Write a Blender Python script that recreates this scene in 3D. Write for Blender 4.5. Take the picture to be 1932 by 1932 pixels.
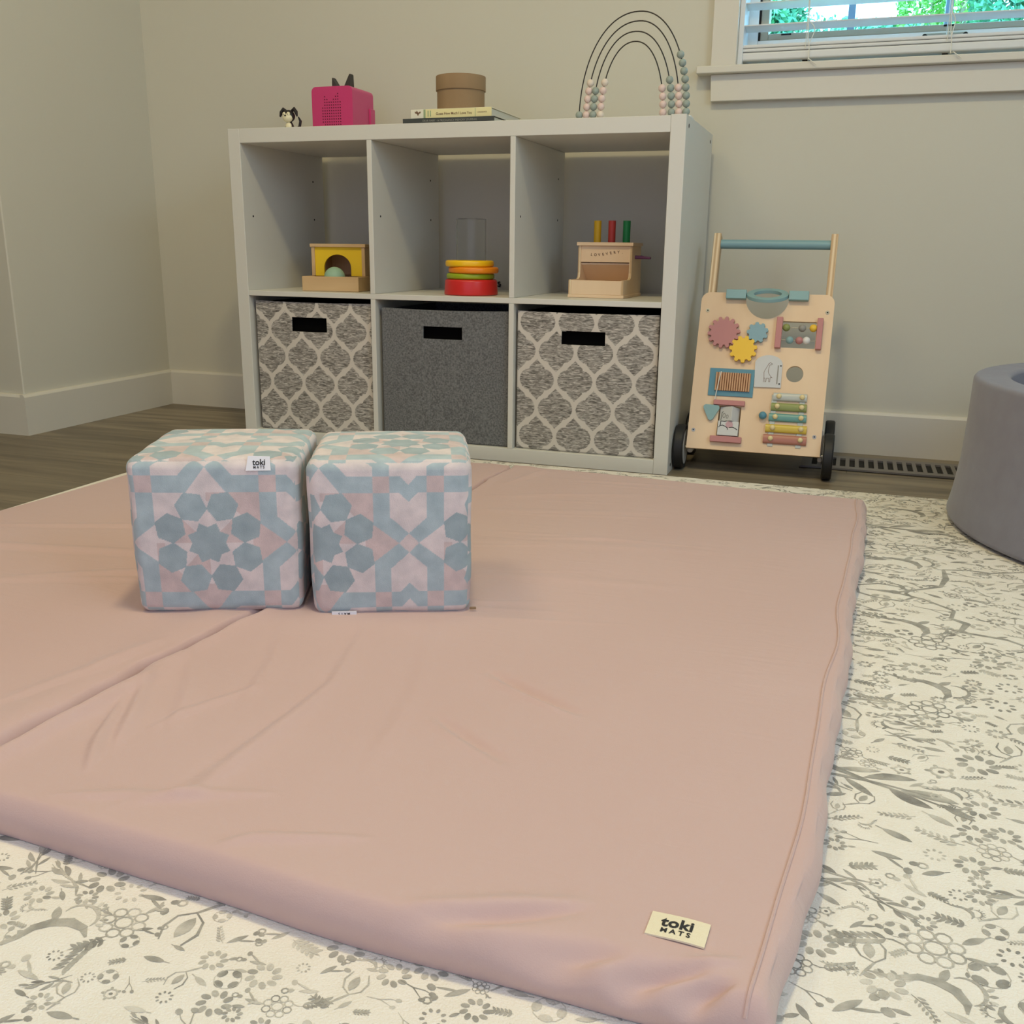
import bpy, math, random
import numpy as np
from mathutils import Matrix, Vector
from mathutils.geometry import tessellate_polygon

for _o in list(bpy.data.objects): bpy.data.objects.remove(_o)
PI = math.pi
scn = bpy.context.scene
COL = scn.collection

# ------------------------------------------------------------------ camera, world, lights, exposure
def set_camera():
    yaw, pit, rol = -0.3276, 0.26752, 0.01177
    f = Vector((math.sin(yaw)*math.cos(pit), math.cos(yaw)*math.cos(pit), -math.sin(pit)))
    r = Vector((math.cos(yaw), -math.sin(yaw), 0)); u = r.cross(f)
    R = r*math.cos(rol) + u*math.sin(rol); U = u*math.cos(rol) - r*math.sin(rol)
    cd = bpy.data.cameras.new('camera'); cd.sensor_width = 36; cd.lens = 36*1824.45/1932
    cd.clip_start = 0.02; cd.clip_end = 200
    co = bpy.data.objects.new('camera', cd); COL.objects.link(co)
    M = Matrix((R, U, -f)).transposed().to_4x4(); M.translation = Vector((1.47073, -2.14677, 0.49801))
    co.matrix_world = M
    scn.camera = co
set_camera()

world = bpy.data.worlds.new('daylight'); scn.world = world; world.use_nodes = True
_bg = world.node_tree.nodes['Background']
_bg.inputs[0].default_value = (0.30, 0.66, 1.0, 1); _bg.inputs[1].default_value = 11.0

def area(name, loc, target, size, power, color, size_y=None, shape=None, spread=None):
    l = bpy.data.lights.new(name, 'AREA'); l.energy = power; l.color = color; l.size = size
    if size_y: l.shape = 'RECTANGLE'; l.size_y = size_y
    if shape: l.shape = shape
    if spread: l.spread = spread
    o = bpy.data.objects.new(name, l); COL.objects.link(o); o.location = loc
    o.rotation_euler = (Vector(target)-Vector(loc)).to_track_quat('-Z', 'Y').to_euler()
    return o
WARM = (1.0, 0.83, 0.46); COOL = (0.56, 0.76, 1.0); COOL2 = (0.42, 0.48, 1.0)
for _x, _y, _p, _s in ((0.05, -1.30, 11.5, .7), (2.70, -1.40, 3.0, .7), (1.15, -1.30, 19.0, .24), (0.9, -2.5, 2.8, .5)):
    area('ceiling_lamp_and_fill', (_x, _y, 2.40), (_x, _y, 0), _s, _p, WARM, shape='DISK')  # the small strong disc is the lamp; the wider, weaker ones are added fill
area('daylight_right_window', (3.16, -1.9, 1.45), (0, -1.2, 0.4), 1.5, 32, COOL, size_y=1.1)
area('daylight_side_fill', (3.16, -0.75, 1.5), (0, -1.2, 0.4), 0.9, 5, COOL, size_y=1.1)  # added cool fill beside the right window, no second window known here
area('daylight_rear_window', (1.0, -2.93, 0.95), (1.0, 0, 0.95), 1.7, 9.5, COOL2, size_y=1.6)

scn.view_settings.view_transform = 'Standard'; scn.view_settings.look = 'None'
scn.view_settings.gamma = 1.0; scn.view_settings.use_curve_mapping = False
scn.view_settings.exposure = -0.07

# ------------------------------------------------------------------ materials
def s2l(c):
    c = c/255.0
    return c/12.92 if c <= 0.04045 else ((c+0.055)/1.055)**2.4
def rgb(r, g, b): return (s2l(r), s2l(g), s2l(b), 1)

def mat(name, col, rough=0.6, metal=0.0, var=None, vscale=8.0, vstretch=(1, 1, 1), bump=0.0, bscale=200.0,
        spec=0.5, attr=None, sheen=0.0, detail=3.0, trans=0.0):
    m = bpy.data.materials.new(name); m.use_nodes = True
    nt = m.node_tree; N = nt.nodes; L = nt.links; b = N['Principled BSDF']
    b.inputs['Base Color'].default_value = col; b.inputs['Roughness'].default_value = rough
    b.inputs['Metallic'].default_value = metal; b.inputs['Specular IOR Level'].default_value = spec
    if sheen: b.inputs['Sheen Weight'].default_value = sheen
    if trans: b.inputs['Transmission Weight'].default_value = trans
    tc = N.new('ShaderNodeTexCoord'); mp = N.new('ShaderNodeMapping')
    L.new(tc.outputs['Object'], mp.inputs[0]); mp.inputs['Scale'].default_value = vstretch
    src = None
    if attr:
        a = N.new('ShaderNodeAttribute'); a.attribute_name = attr; src = a.outputs['Color']
        L.new(src, b.inputs['Base Color'])
    if var is not None:
        n = N.new('ShaderNodeTexNoise'); n.inputs['Scale'].default_value = vscale; n.inputs['Detail'].default_value = detail
        L.new(mp.outputs[0], n.inputs['Vector'])
        mr = N.new('ShaderNodeMapRange'); mr.inputs[1].default_value = 0.3; mr.inputs[2].default_value = 0.7
        L.new(n.outputs['Fac'], mr.inputs[0])
        mx = N.new('ShaderNodeMix'); mx.data_type = 'RGBA'
        if attr:
            mx.blend_type = 'MULTIPLY'; L.new(src, mx.inputs[6]); mx.inputs[0].default_value = 1
            cr = N.new('ShaderNodeMix'); cr.data_type = 'RGBA'; L.new(mr.outputs[0], cr.inputs[0])
            cr.inputs[6].default_value = (1, 1, 1, 1); cr.inputs[7].default_value = var
            L.new(cr.outputs[2], mx.inputs[7])
        else:
            mx.inputs[6].default_value = col; mx.inputs[7].default_value = var
            L.new(mr.outputs[0], mx.inputs[0])
        L.new(mx.outputs[2], b.inputs['Base Color'])
    if bump:
        n2 = N.new('ShaderNodeTexNoise'); n2.inputs['Scale'].default_value = bscale; n2.inputs['Detail'].default_value = 2
        L.new(tc.outputs['Object'], n2.inputs['Vector'])
        bp = N.new('ShaderNodeBump'); bp.inputs['Strength'].default_value = bump; bp.inputs['Distance'].default_value = 0.002
        L.new(n2.outputs['Fac'], bp.inputs['Height']); L.new(bp.outputs[0], b.inputs['Normal'])
    return m

M = {}
M['wall'] = mat('wall_paint', rgb(208, 205, 190), 0.75, bump=0.05, bscale=350, var=rgb(205, 202, 187), vscale=1.5)
M['trim'] = mat('trim_paint', rgb(216, 212, 199), 0.45)
M['ceiling'] = mat('ceiling_paint', rgb(225, 222, 212), 0.8)
M['shelf'] = mat('white_laminate', rgb(214, 213, 204), 0.38, spec=0.4)
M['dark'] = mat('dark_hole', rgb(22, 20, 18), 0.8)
M['black'] = mat('black_rubber', rgb(26, 27, 28), 0.55)
M['birch'] = mat('birch_plywood', rgb(236, 210, 176), 0.5, var=rgb(224, 193, 157), vscale=9, vstretch=(1, 1, 0.12), detail=5)
M['beech'] = mat('beech_wood', rgb(216, 184, 138), 0.5, var=rgb(196, 162, 116), vscale=20, vstretch=(0.2, 1, 1), detail=4)
M['rose'] = mat('rose_paint', rgb(188, 128, 126), 0.5)
M['aqua'] = mat('aqua_paint', rgb(136, 172, 174), 0.5)
M['aqua_dark'] = mat('steel_blue_paint', rgb(88, 142, 162), 0.5)
M['yellow'] = mat('yellow_paint', rgb(240, 196, 60), 0.5)
M['green'] = mat('olive_green_paint', rgb(140, 150, 88), 0.45)
M['greyp'] = mat('grey_paint', rgb(150, 148, 140), 0.5)
M['whitep'] = mat('white_paint', rgb(226, 226, 222), 0.5)
M['teal'] = mat('teal_metal', rgb(104, 156, 150), 0.35)
M['ygold'] = mat('gold_metal', rgb(206, 180, 70), 0.35)
M['terracotta'] = mat('terracotta_metal', rgb(178, 118, 100), 0.4)
M['silver'] = mat('pale_metal', rgb(190, 195, 188), 0.35)
M['ballcream'] = mat('cream_knob', rgb(232, 214, 160), 0.5)
M['steel'] = mat('steel', rgb(170, 168, 160), 0.3, metal=0.9)
M['wire'] = mat('dark_wire', rgb(34, 28, 22), 0.5)
M['ink'] = mat('dark_ink', rgb(40, 40, 42), 0.7)
M['inkbrown'] = mat('brown_ink', rgb(120, 92, 70), 0.7)
M['label'] = mat('cotton_label', rgb(236, 226, 196), 0.9, bump=0.3, bscale=900)
M['labelw'] = mat('white_label', rgb(232, 232, 236), 0.9)
M['kraft'] = mat('kraft_board', rgb(154, 128, 96), 0.85, var=rgb(142, 117, 86), vscale=14, vstretch=(1, 1, 0.15), bump=0.1, bscale=300)
M['pinkbox'] = mat('magenta_fabric', rgb(200, 52, 112), 0.85, bump=0.3, bscale=900, sheen=0.3)
M['earrub'] = mat('charcoal_rubber', rgb(58, 56, 52), 0.6)
M['red'] = mat('red_lacquer', rgb(206, 40, 38), 0.35)
M['orange'] = mat('orange_lacquer', rgb(240, 140, 20), 0.35)
M['lime'] = mat('lime_lacquer', rgb(150, 172, 30), 0.35)
M['yel2'] = mat('yellow_lacquer', rgb(246, 196, 20), 0.35)
M['boxyel'] = mat('yellow_front_paint', rgb(238, 200, 28), 0.5)
M['pegy'] = mat('yellow_dowel', rgb(222, 176, 20), 0.5)
M['pegr'] = mat('red_dowel', rgb(196, 62, 54), 0.5)
M['pegg'] = mat('green_dowel', rgb(20, 134, 72), 0.5)
M['purple'] = mat('purple_paint', rgb(104, 56, 96), 0.45)
M['mint'] = mat('mint_paint', rgb(150, 184, 158), 0.6)
M['beadgrey'] = mat('sage_silicone', rgb(150, 162, 154), 0.6)
M['beadpink'] = mat('blush_silicone', rgb(222, 198, 190), 0.6)
M['beadcream'] = mat('cream_silicone', rgb(222, 208, 192), 0.6)
M['cream'] = mat('cream_plastic', rgb(232, 224, 190), 0.5)
M['skunkblk'] = mat('dark_plastic', rgb(36, 30, 30), 0.5)
M['bookyel'] = mat('pale_yellow_cover', rgb(230, 220, 166), 0.6)
M['bookgrn'] = mat('sage_cover', rgb(150, 168, 130), 0.6)
M['bookwhite'] = mat('white_cover', rgb(228, 224, 206), 0.6)
M['pages'] = mat('paper_pages', rgb(222, 218, 200), 0.8)
M['bookdark'] = mat('charcoal_cover', rgb(62, 66, 66), 0.7)
M['silverink'] = mat('silver_ink', rgb(150, 150, 142), 0.6)
M['foam'] = mat('grey_jersey', rgb(136, 137, 149), 0.95, var=rgb(131, 131, 143), vscale=30, bump=0.15, bscale=900, sheen=0.2)
M['blind'] = mat('blind_slat_white', rgb(220, 222, 220), 0.4)
M['sash'] = mat('tan_vinyl_sash', rgb(176, 168, 148), 0.5)
M['vinyl'] = mat('white_vinyl_frame', rgb(222, 226, 226), 0.45)
M['mullion'] = mat('grey_blue_mullion', rgb(130, 168, 200), 0.5)
M['cord'] = mat('white_cord', rgb(228, 226, 214), 0.8)
M['leafg'] = mat('leaf_green', rgb(86, 150, 70), 0.6, var=rgb(150, 196, 90), vscale=3)
M['leafc'] = mat('leaf_blue_green', rgb(70, 140, 110), 0.6, var=rgb(130, 190, 150), vscale=3)
M['bark'] = mat('bark', rgb(150, 140, 120), 0.9)
M['grass'] = mat('lawn_grass', rgb(90, 130, 60), 0.9, var=rgb(120, 150, 80), vscale=5)
M['vent'] = mat('bronze_register', rgb(122, 118, 114), 0.45, metal=0.2)
M['felt'] = mat('dark_heather_felt', rgb(126, 128, 129), 0.95, var=rgb(86, 88, 89), vscale=260, bump=0.3, bscale=500, detail=2)

def glass(name, col=(1, 1, 1, 1), rough=0.0, ior=1.45):
    m = bpy.data.materials.new(name); m.use_nodes = True; b = m.node_tree.nodes['Principled BSDF']
    b.inputs['Base Color'].default_value = col; b.inputs['Roughness'].default_value = rough
    b.inputs['Transmission Weight'].default_value = 1.0; b.inputs['IOR'].default_value = ior
    return m
M['acrylic'] = glass('clear_acrylic', (0.97, 0.98, 0.97, 1), 0.03, 1.18)
M['pane'] = glass('window_glass', (0.93, 1.0, 0.98, 1), 0.0, 1.02)

def ply_edge():
    m = mat('ply_edge', rgb(214, 186, 146), 0.55)
    nt = m.node_tree; N = nt.nodes; L = nt.links; b = N['Principled BSDF']
    tc = [n for n in N if n.type == 'TEX_COORD'][0]
    w = N.new('ShaderNodeTexWave'); w.bands_direction = 'X'; w.inputs['Scale'].default_value = 34; w.inputs['Distortion'].default_value = 0.3
    L.new(tc.outputs['Object'], w.inputs['Vector'])
    mx = N.new('ShaderNodeMix'); mx.data_type = 'RGBA'; L.new(w.outputs['Fac'], mx.inputs[0])
    mx.inputs[6].default_value = rgb(190, 158, 118); mx.inputs[7].default_value = rgb(230, 208, 172)
    L.new(mx.outputs[2], b.inputs['Base Color'])
    return m
M['ply_edge'] = ply_edge()

def floor_mat():
    m = bpy.data.materials.new('oak_plank_floor'); m.use_nodes = True
    nt = m.node_tree; N = nt.nodes; L = nt.links; b = N['Principled BSDF']
    tc = N.new('ShaderNodeTexCoord')
    br = N.new('ShaderNodeTexBrick'); br.inputs['Scale'].default_value = 1.0
    br.inputs['Brick Width'].default_value = 1.5; br.inputs['Row Height'].default_value = 0.178
    br.inputs['Mortar Size'].default_value = 0.0009; br.inputs['Mortar Smooth'].default_value = 0.1
    br.offset = 0.37
    br.inputs['Color1'].default_value = rgb(146, 134, 113); br.inputs['Color2'].default_value = rgb(122, 110, 90)
    br.inputs['Mortar'].default_value = rgb(82, 70, 52)
    L.new(tc.outputs['Object'], br.inputs['Vector'])
    mp = N.new('ShaderNodeMapping'); mp.inputs['Scale'].default_value = (0.8, 9, 1); L.new(tc.outputs['Object'], mp.inputs[0])
    n = N.new('ShaderNodeTexNoise'); n.inputs['Scale'].default_value = 2.2; n.inputs['Detail'].default_value = 8; n.inputs['Distortion'].default_value = 0.8
    L.new(mp.outputs[0], n.inputs['Vector'])
    rp = N.new('ShaderNodeMapRange'); rp.inputs[1].default_value = 0.3; rp.inputs[2].default_value = 0.72
    rp.inputs[3].default_value = 0.48; rp.inputs[4].default_value = 1.22; L.new(n.outputs['Fac'], rp.inputs[0])
    mx = N.new('ShaderNodeMix'); mx.data_type = 'RGBA'; mx.blend_type = 'MULTIPLY'; mx.inputs[0].default_value = 1
    L.new(br.outputs['Color'], mx.inputs[6]); L.new(rp.outputs[0], mx.inputs[7])
    L.new(mx.outputs[2], b.inputs['Base Color'])
    b.inputs['Roughness'].default_value = 0.42
    bp = N.new('ShaderNodeBump'); bp.inputs['Strength'].default_value = 0.15; bp.inputs['Distance'].default_value = 0.001
    L.new(n.outputs['Fac'], bp.inputs['Height']); L.new(bp.outputs[0], b.inputs['Normal'])
    return m
M['floor'] = floor_mat()

def fabric_attr(name, var, vscale, vstretch=(1, 1, 1), rough=0.95, bump=0.25, bscale=900):
    return mat(name, (1, 1, 1, 1), rough, attr='Col', var=var, vscale=vscale, vstretch=vstretch, bump=bump, bscale=bscale, sheen=0.15)
M['cube'] = fabric_attr('printed_cotton', (0.78, 0.80, 0.82, 1), 48)

def bin_mat():
    m = bpy.data.materials.new('trellis_bin_fabric'); m.use_nodes = True
    nt = m.node_tree; N = nt.nodes; L = nt.links; b = N['Principled BSDF']; b.inputs['Roughness'].default_value = 0.95
    a = N.new('ShaderNodeAttribute'); a.attribute_name = 'Col'
    tc = N.new('ShaderNodeTexCoord'); mp = N.new('ShaderNodeMapping'); mp.inputs['Scale'].default_value = (1, 1, 5)
    L.new(tc.outputs['Object'], mp.inputs[0])
    n = N.new('ShaderNodeTexNoise'); n.inputs['Scale'].default_value = 62; n.inputs['Detail'].default_value = 4; n.inputs['Distortion'].default_value = 1.2
    L.new(mp.outputs[0], n.inputs['Vector'])
    cr = N.new('ShaderNodeValToRGB'); L.new(n.outputs['Fac'], cr.inputs[0])
    e = cr.color_ramp.elements; e[0].position = 0.34; e[0].color = rgb(98, 95, 90); e[1].position = 0.68; e[1].color = rgb(206, 201, 193)
    x = cr.color_ramp.elements.new(0.5); x.color = rgb(150, 146, 139)
    mx = N.new('ShaderNodeMix'); mx.data_type = 'RGBA'; L.new(a.outputs['Fac'], mx.inputs[0])
    mx.inputs[7].default_value = rgb(208, 202, 192); L.new(cr.outputs[0], mx.inputs[6])
    L.new(mx.outputs[2], b.inputs['Base Color'])
    return m
M['bin'] = bin_mat()
M['bin_black'] = mat('bin_inside_black', rgb(4, 4, 4), 0.95, spec=0.1)  # near-black, the dark of the bin interior is put into the colour

def mat_cloth(name, c1, c2):
    m = mat(name, c1, 0.92, var=c2, vscale=2.0, bump=0.12, bscale=900, sheen=0.25, detail=5)
    nt = m.node_tree; N = nt.nodes; L = nt.links; b = N['Principled BSDF']
    tc = [n for n in N if n.type == 'TEX_COORD'][0]
    mp = N.new('ShaderNodeMapping'); mp.inputs['Scale'].default_value = (5, 22, 5); mp.inputs['Rotation'].default_value = (0, 0, -0.35)
    L.new(tc.outputs['Object'], mp.inputs[0])
    n = N.new('ShaderNodeTexNoise'); n.inputs['Scale'].default_value = 2.0; n.inputs['Detail'].default_value = 3; n.inputs['Distortion'].default_value = 1.0
    L.new(mp.outputs[0], n.inputs['Vector'])
    bp = N.new('ShaderNodeBump'); bp.inputs['Strength'].default_value = 0.22; bp.inputs['Distance'].default_value = 0.004
    old = [n for n in N if n.type == 'BUMP'][0]
    L.new(n.outputs['Fac'], bp.inputs['Height']); L.new(old.outputs[0], bp.inputs['Normal']); L.new(bp.outputs[0], b.inputs['Normal'])
    return m
M['pink'] = mat_cloth('blush_pink_cotton', rgb(205, 176, 169), rgb(200, 169, 161))
M['pinkside'] = M['pink']
M['rug'] = mat('ivory_flatweave', rgb(240, 236, 226), 0.9, var=rgb(234, 229, 216), vscale=25, bump=0.5, bscale=500)
M['ruggrey'] = [mat('rug_print_grey', rgb(*c), 0.9, var=rgb(*d), vscale=55, bump=0.4, bscale=500) for c, d in
    (((138, 137, 130), (186, 183, 173)), ((156, 154, 145), (204, 200, 188)), ((184, 181, 170), (216, 212, 200)), ((120, 118, 113), (166, 163, 155)), ((228, 226, 218), (222, 219, 210)))]

# ------------------------------------------------------------------ mesh builder
class MB:
    def __init__(s, xf=None): s.v = []; s.f = []; s.m = []; s.xf = xf
    def add(s, verts, faces, mi=0):
        o = len(s.v)
        if s.xf: verts = [s.xf(*p) for p in verts]
        s.v += [tuple(p) for p in verts]; s.f += [tuple(i+o for i in f) for f in faces]; s.m += [mi]*len(faces)
        return s
    def box(s, x0, x1, y0, y1, z0, z1, mi=0):
        v = [(x0, y0, z0), (x1, y0, z0), (x1, y1, z0), (x0, y1, z0), (x0, y0, z1), (x1, y0, z1), (x1, y1, z1), (x0, y1, z1)]
        return s.add(v, [(0, 3, 2, 1), (4, 5, 6, 7), (0, 1, 5, 4), (1, 2, 6, 5), (2, 3, 7, 6), (3, 0, 4, 7)], mi)
    def cyl(s, c, r, h, axis='z', n=32, r2=None, mi=0, cap=True):
        r2 = r if r2 is None else r2; v = []
        for k in range(n):
            a = 2*PI*k/n; ca, sa = math.cos(a), math.sin(a)
            for q, rr in ((0, r), (h, r2)):
                p = (ca*rr, sa*rr, q)
                if axis == 'x': p = (q, ca*rr, sa*rr)
                if axis == 'y': p = (sa*rr, q, ca*rr)
                v.append((c[0]+p[0], c[1]+p[1], c[2]+p[2]))
        f = [(2*k, 2*((k+1) % n), 2*((k+1) % n)+1, 2*k+1) for k in range(n)]
        if cap: f += [tuple(2*k for k in range(n))[::-1], tuple(2*k+1 for k in range(n))]
        return s.add(v, f, mi)
    def lathe(s, prof, c=(0, 0, 0), n=48, mi=0, axis='z'):
        v = []; m = len(prof)
        for k in range(n):
            a = 2*PI*k/n; ca, sa = math.cos(a), math.sin(a)
            for r, z in prof:
                p = (ca*r, sa*r, z)
                if axis == 'x': p = (z, ca*r, sa*r)
                if axis == 'y': p = (sa*r, z, ca*r)
                v.append((c[0]+p[0], c[1]+p[1], c[2]+p[2]))
        f = []
        for k in range(n):
            k2 = (k+1) % n
            for j in range(m-1):
                f.append((k*m+j, k2*m+j, k2*m+j+1, k*m+j+1))
        return s.add(v, f, mi)
    def sphere(s, c, r, nu=20, nv=12, sc=(1, 1, 1), mi=0):
        v = [(c[0], c[1], c[2]-r*sc[2])]
        for j in range(1, nv):
            t = PI*j/nv
            for k in range(nu):
                a = 2*PI*k/nu
                v.append((c[0]+r*sc[0]*math.sin(t)*math.cos(a), c[1]+r*sc[1]*math.sin(t)*math.sin(a), c[2]-r*sc[2]*math.cos(t)))
        v.append((c[0], c[1], c[2]+r*sc[2])); f = []
        for k in range(nu):
            k2 = (k+1) % nu
            f.append((0, 1+k2, 1+k)); f.append((len(v)-1, 1+(nv-2)*nu+k, 1+(nv-2)*nu+k2))
            for j in range(nv-2): f.append((1+j*nu+k, 1+j*nu+k2, 1+(j+1)*nu+k2, 1+(j+1)*nu+k))
        return s.add(v, f, mi)
    def tube(s, pts, r, n=10, mi=0, closed=False):
        pts = [Vector(p) for p in pts]; v = []; up = None; N = len(pts)
        for i, p in enumerate(pts):
            a = pts[i-1] if (i > 0 or closed) else pts[0]; b = pts[(i+1) % N] if (i < N-1 or closed) else pts[-1]
            d = (b-a).normalized()
            if up is None: up = d.orthogonal().normalized()
            up = (up-d*up.dot(d)).normalized(); sd = d.cross(up)
            rr = r[i] if isinstance(r, (list, tuple)) else r
            for k in range(n):
                t = 2*PI*k/n; v.append(tuple(p+up*math.cos(t)*rr+sd*math.sin(t)*rr))
        f = []
        for i in range(N if closed else N-1):
            i2 = (i+1) % N
            for k in range(n): f.append((i*n+k, i*n+(k+1) % n, i2*n+(k+1) % n, i2*n+k))
        if not closed: f += [tuple(range(n))[::-1], tuple(range((N-1)*n, N*n))]
        return s.add(v, f, mi)
    def prism(s, loops, w0, w1, place, mi=0, mside=None):
        # loops: outer + holes of 2-D points; place(a, b, w) -> 3-D point
        pts = [p for l in loops for p in l]; n = len(pts)
        tri = tessellate_polygon([[Vector((p[0], p[1], 0)) for p in l] for l in loops])
        v = [place(p[0], p[1], w0) for p in pts]+[place(p[0], p[1], w1) for p in pts]
        f = [tuple(t) for t in tri]+[tuple(i+n for i in t)[::-1] for t in tri]
        s.add(v, f, mi)
        o = 0; sf = []
        for l in loops:
            k = len(l)
            for i in range(k):
                j = (i+1) % k; sf.append((o+i, o+j, n+o+j, n+o+i))
            o += k
        s.add(v, sf, mi if mside is None else mside)
        return s
    def build(s, name, mats, parent=None, smooth=False, bevel=0.0, seg=2, angle=0.6):
        me = bpy.data.meshes.new(name); me.from_pydata(s.v, [], s.f)
        if not isinstance(mats, (list, tuple)): mats = [mats]
        for m in mats: me.materials.append(m)
        if len(mats) > 1: me.polygons.foreach_set('material_index', s.m)
        import bmesh
        bm = bmesh.new(); bm.from_mesh(me); bmesh.ops.remove_doubles(bm, verts=bm.verts, dist=1e-6)
        bmesh.ops.recalc_face_normals(bm, faces=bm.faces); bm.to_mesh(me); bm.free()
        if smooth:
            me.polygons.foreach_set('use_smooth', [True]*len(me.polygons))
            me.set_sharp_from_angle(angle=angle)
        o = bpy.data.objects.new(name, me); COL.objects.link(o)
        if parent: o.parent = parent
        if bevel:
            b = o.modifiers.new('bevel', 'BEVEL'); b.width = bevel; b.segments = seg; b.limit_method = 'ANGLE'; b.angle_limit = 0.6
            if not smooth:
                me.polygons.foreach_set('use_smooth', [True]*len(me.polygons)); me.set_sharp_from_angle(angle=0.5)
                b.harden_normals = True
        return o

def thing(name, label, cat, loc=(0, 0, 0), rz=0.0, group=None):
    o = bpy.data.objects.new(name, None); COL.objects.link(o); o.empty_display_size = 0.05
    o.location = loc; o.rotation_euler = (0, 0, rz); o['label'] = label; o['category'] = cat
    if group: o['group'] = group
    return o
def tag(o, label, cat, group=None):
    o['label'] = label; o['category'] = cat
    if group: o['group'] = group
    return o
def struct(o): o['kind'] = 'structure'; return o
def dup(o, parent=None):
    c = o.copy(); COL.objects.link(c); c.parent = parent
    for ch in list(o.children): dup(ch, c)
    return c

def text_geo(txt, size, offset=0.0, extrude=0.0, spacing=1.0, align='CENTER'):
    cu = bpy.data.curves.new('lettering', 'FONT'); cu.body = txt; cu.size = size; cu.align_x = align; cu.align_y = 'CENTER'
    cu.offset = offset; cu.extrude = extrude; cu.space_character = spacing; cu.resolution_u = 3
    ob = bpy.data.objects.new('lettering', cu); COL.objects.link(ob)
    dg = bpy.context.evaluated_depsgraph_get(); me = ob.evaluated_get(dg).to_mesh()
    v = [tuple(p.co) for p in me.vertices]; f = [tuple(p.vertices) for p in me.polygons]
    ob.evaluated_get(dg).to_mesh_clear(); bpy.data.objects.remove(ob); bpy.data.curves.remove(cu)
    return v, f
def add_text(mb, txt, size, place, offset=0.0, spacing=1.0, mi=0, align='CENTER'):
    v, f = text_geo(txt, size, offset, 0, spacing, align)
    mb.add([place(p[0], p[1]) for p in v], f, mi)

def rrect(x0, x1, y0, y1, r, n=5, corners=(1, 1, 1, 1)):
    out = []
    for (cx, cy, a0, on) in ((x1-r, y0+r, -PI/2, corners[0]), (x1-r, y1-r, 0, corners[1]), (x0+r, y1-r, PI/2, corners[2]), (x0+r, y0+r, PI, corners[3])):
        if on:
            for k in range(n+1):
                a = a0+PI/2*k/n; out.append((cx+r*math.cos(a), cy+r*math.sin(a)))
        else:
            out.append((cx+(r if cx > (x0+x1)/2 else -r), cy+(r if cy > (y0+y1)/2 else -r)))
    return out
def circ(cx, cy, r, n=32): return [(cx+r*math.cos(2*PI*k/n), cy+r*math.sin(2*PI*k/n)) for k in range(n)]
# ------------------------------------------------------------------ the room
WY = 0.4385; XL = -0.572; XR = 3.2; YF = -3.0; XLL = -2.5; CH = 2.44
struct(MB().box(XLL-.15, XR+.15, YF-.15, WY+.16, -0.08, 0).build('floor', M['floor']))
struct(MB().box(XLL-.15, XR+.15, YF-.15, WY+.16, CH, CH+.08).build('ceiling', M['ceiling']))
WX0, WX1, WZ0, WZ1 = 1.154, 2.45, 0.925, 1.72
b = MB(); T = 0.155
b.box(XL, WX0, WY, WY+T, 0, CH).box(WX1, XR+.15, WY, WY+T, 0, CH).box(WX0, WX1, WY, WY+T, 0, WZ0-.001).box(WX0, WX1, WY, WY+T, WZ1, CH)
struct(b.build('wall_back', M['wall']))
struct(MB().box(XLL, XL, -0.155, WY+T, 0, CH).build('wall_left', M['wall'], bevel=0.004))
struct(MB().box(XLL-.15, XLL, YF, WY+T, 0, CH).build('wall_far_left', M['wall']))
struct(MB().box(XR, XR+.15, YF, WY, 0, CH).build('wall_right', M['wall']))
struct(MB().box(XLL-.15, XR+.15, YF-.15, YF, 0, CH).build('wall_front', M['wall']))
BH = 0.108
def base_prof(h=BH, t=0.015): return [(0, 0), (t, 0), (t, h-.007), (t-.004, h-.001), (t-.006, h), (0, h)]
def baseboard(name, a, b_, out):
    a = Vector(a+(0,)); b_ = Vector(b_+(0,)); n = Vector(out+(0,)); m = MB(); pr = base_prof()
    v = [tuple(p+n*q[0]+Vector((0, 0, q[1]))) for p in (a, b_) for q in pr]; k = len(pr)
    m.add(v, [(i, (i+1) % k, k+(i+1) % k, k+i) for i in range(k)]+[tuple(range(k)), tuple(range(k, 2*k))])
    return struct(m.build(name, M['trim']))
baseboard('baseboard_back', (XL+.015, WY), (XR-.015, WY), (0, -1))
baseboard('baseboard_left', (XL, -0.17), (XL, WY), (1, 0))
baseboard('baseboard_left_return', (XLL+.015, -0.155), (XL, -0.155), (0, -1))
baseboard('baseboard_right', (XR, YF), (XR, WY-.015), (-1, 0))
baseboard('baseboard_front', (XLL, YF), (XR, YF), (0, 1))
baseboard('baseboard_far_left', (XLL, YF), (XLL, -.155), (1, 0))

# ------------------------------------------------------------------ window, casing, sill
tr = MB()
tr.box(1.0936, WX0, WY-.02, WY, 0.925, WZ1+.06).box(WX1, WX1+.06, WY-.02, WY, 0.925, WZ1+.06).box(WX0, WX1, WY-.02, WY, WZ1, WZ1+.06)
struct(tr.build('trim_1', M['trim'], bevel=0.002))
struct(MB().box(1.062, WX1+.09, 0.400, WY+.005, 0.9075, 0.925).box(WX0, WX1, WY, WY+T, 0.9075, 0.925).build('trim_2', M['trim'], bevel=0.003))
ap = MB(); ap.prism([[(1.0985, .8465), (WX1+.055, .8465), (WX1+.06, .9075), (1.0955, .9075)]], WY-.02, WY, lambda a, b_, w: (a, w, b_))
struct(ap.build('trim_3', M['trim'], bevel=0.002))
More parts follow.
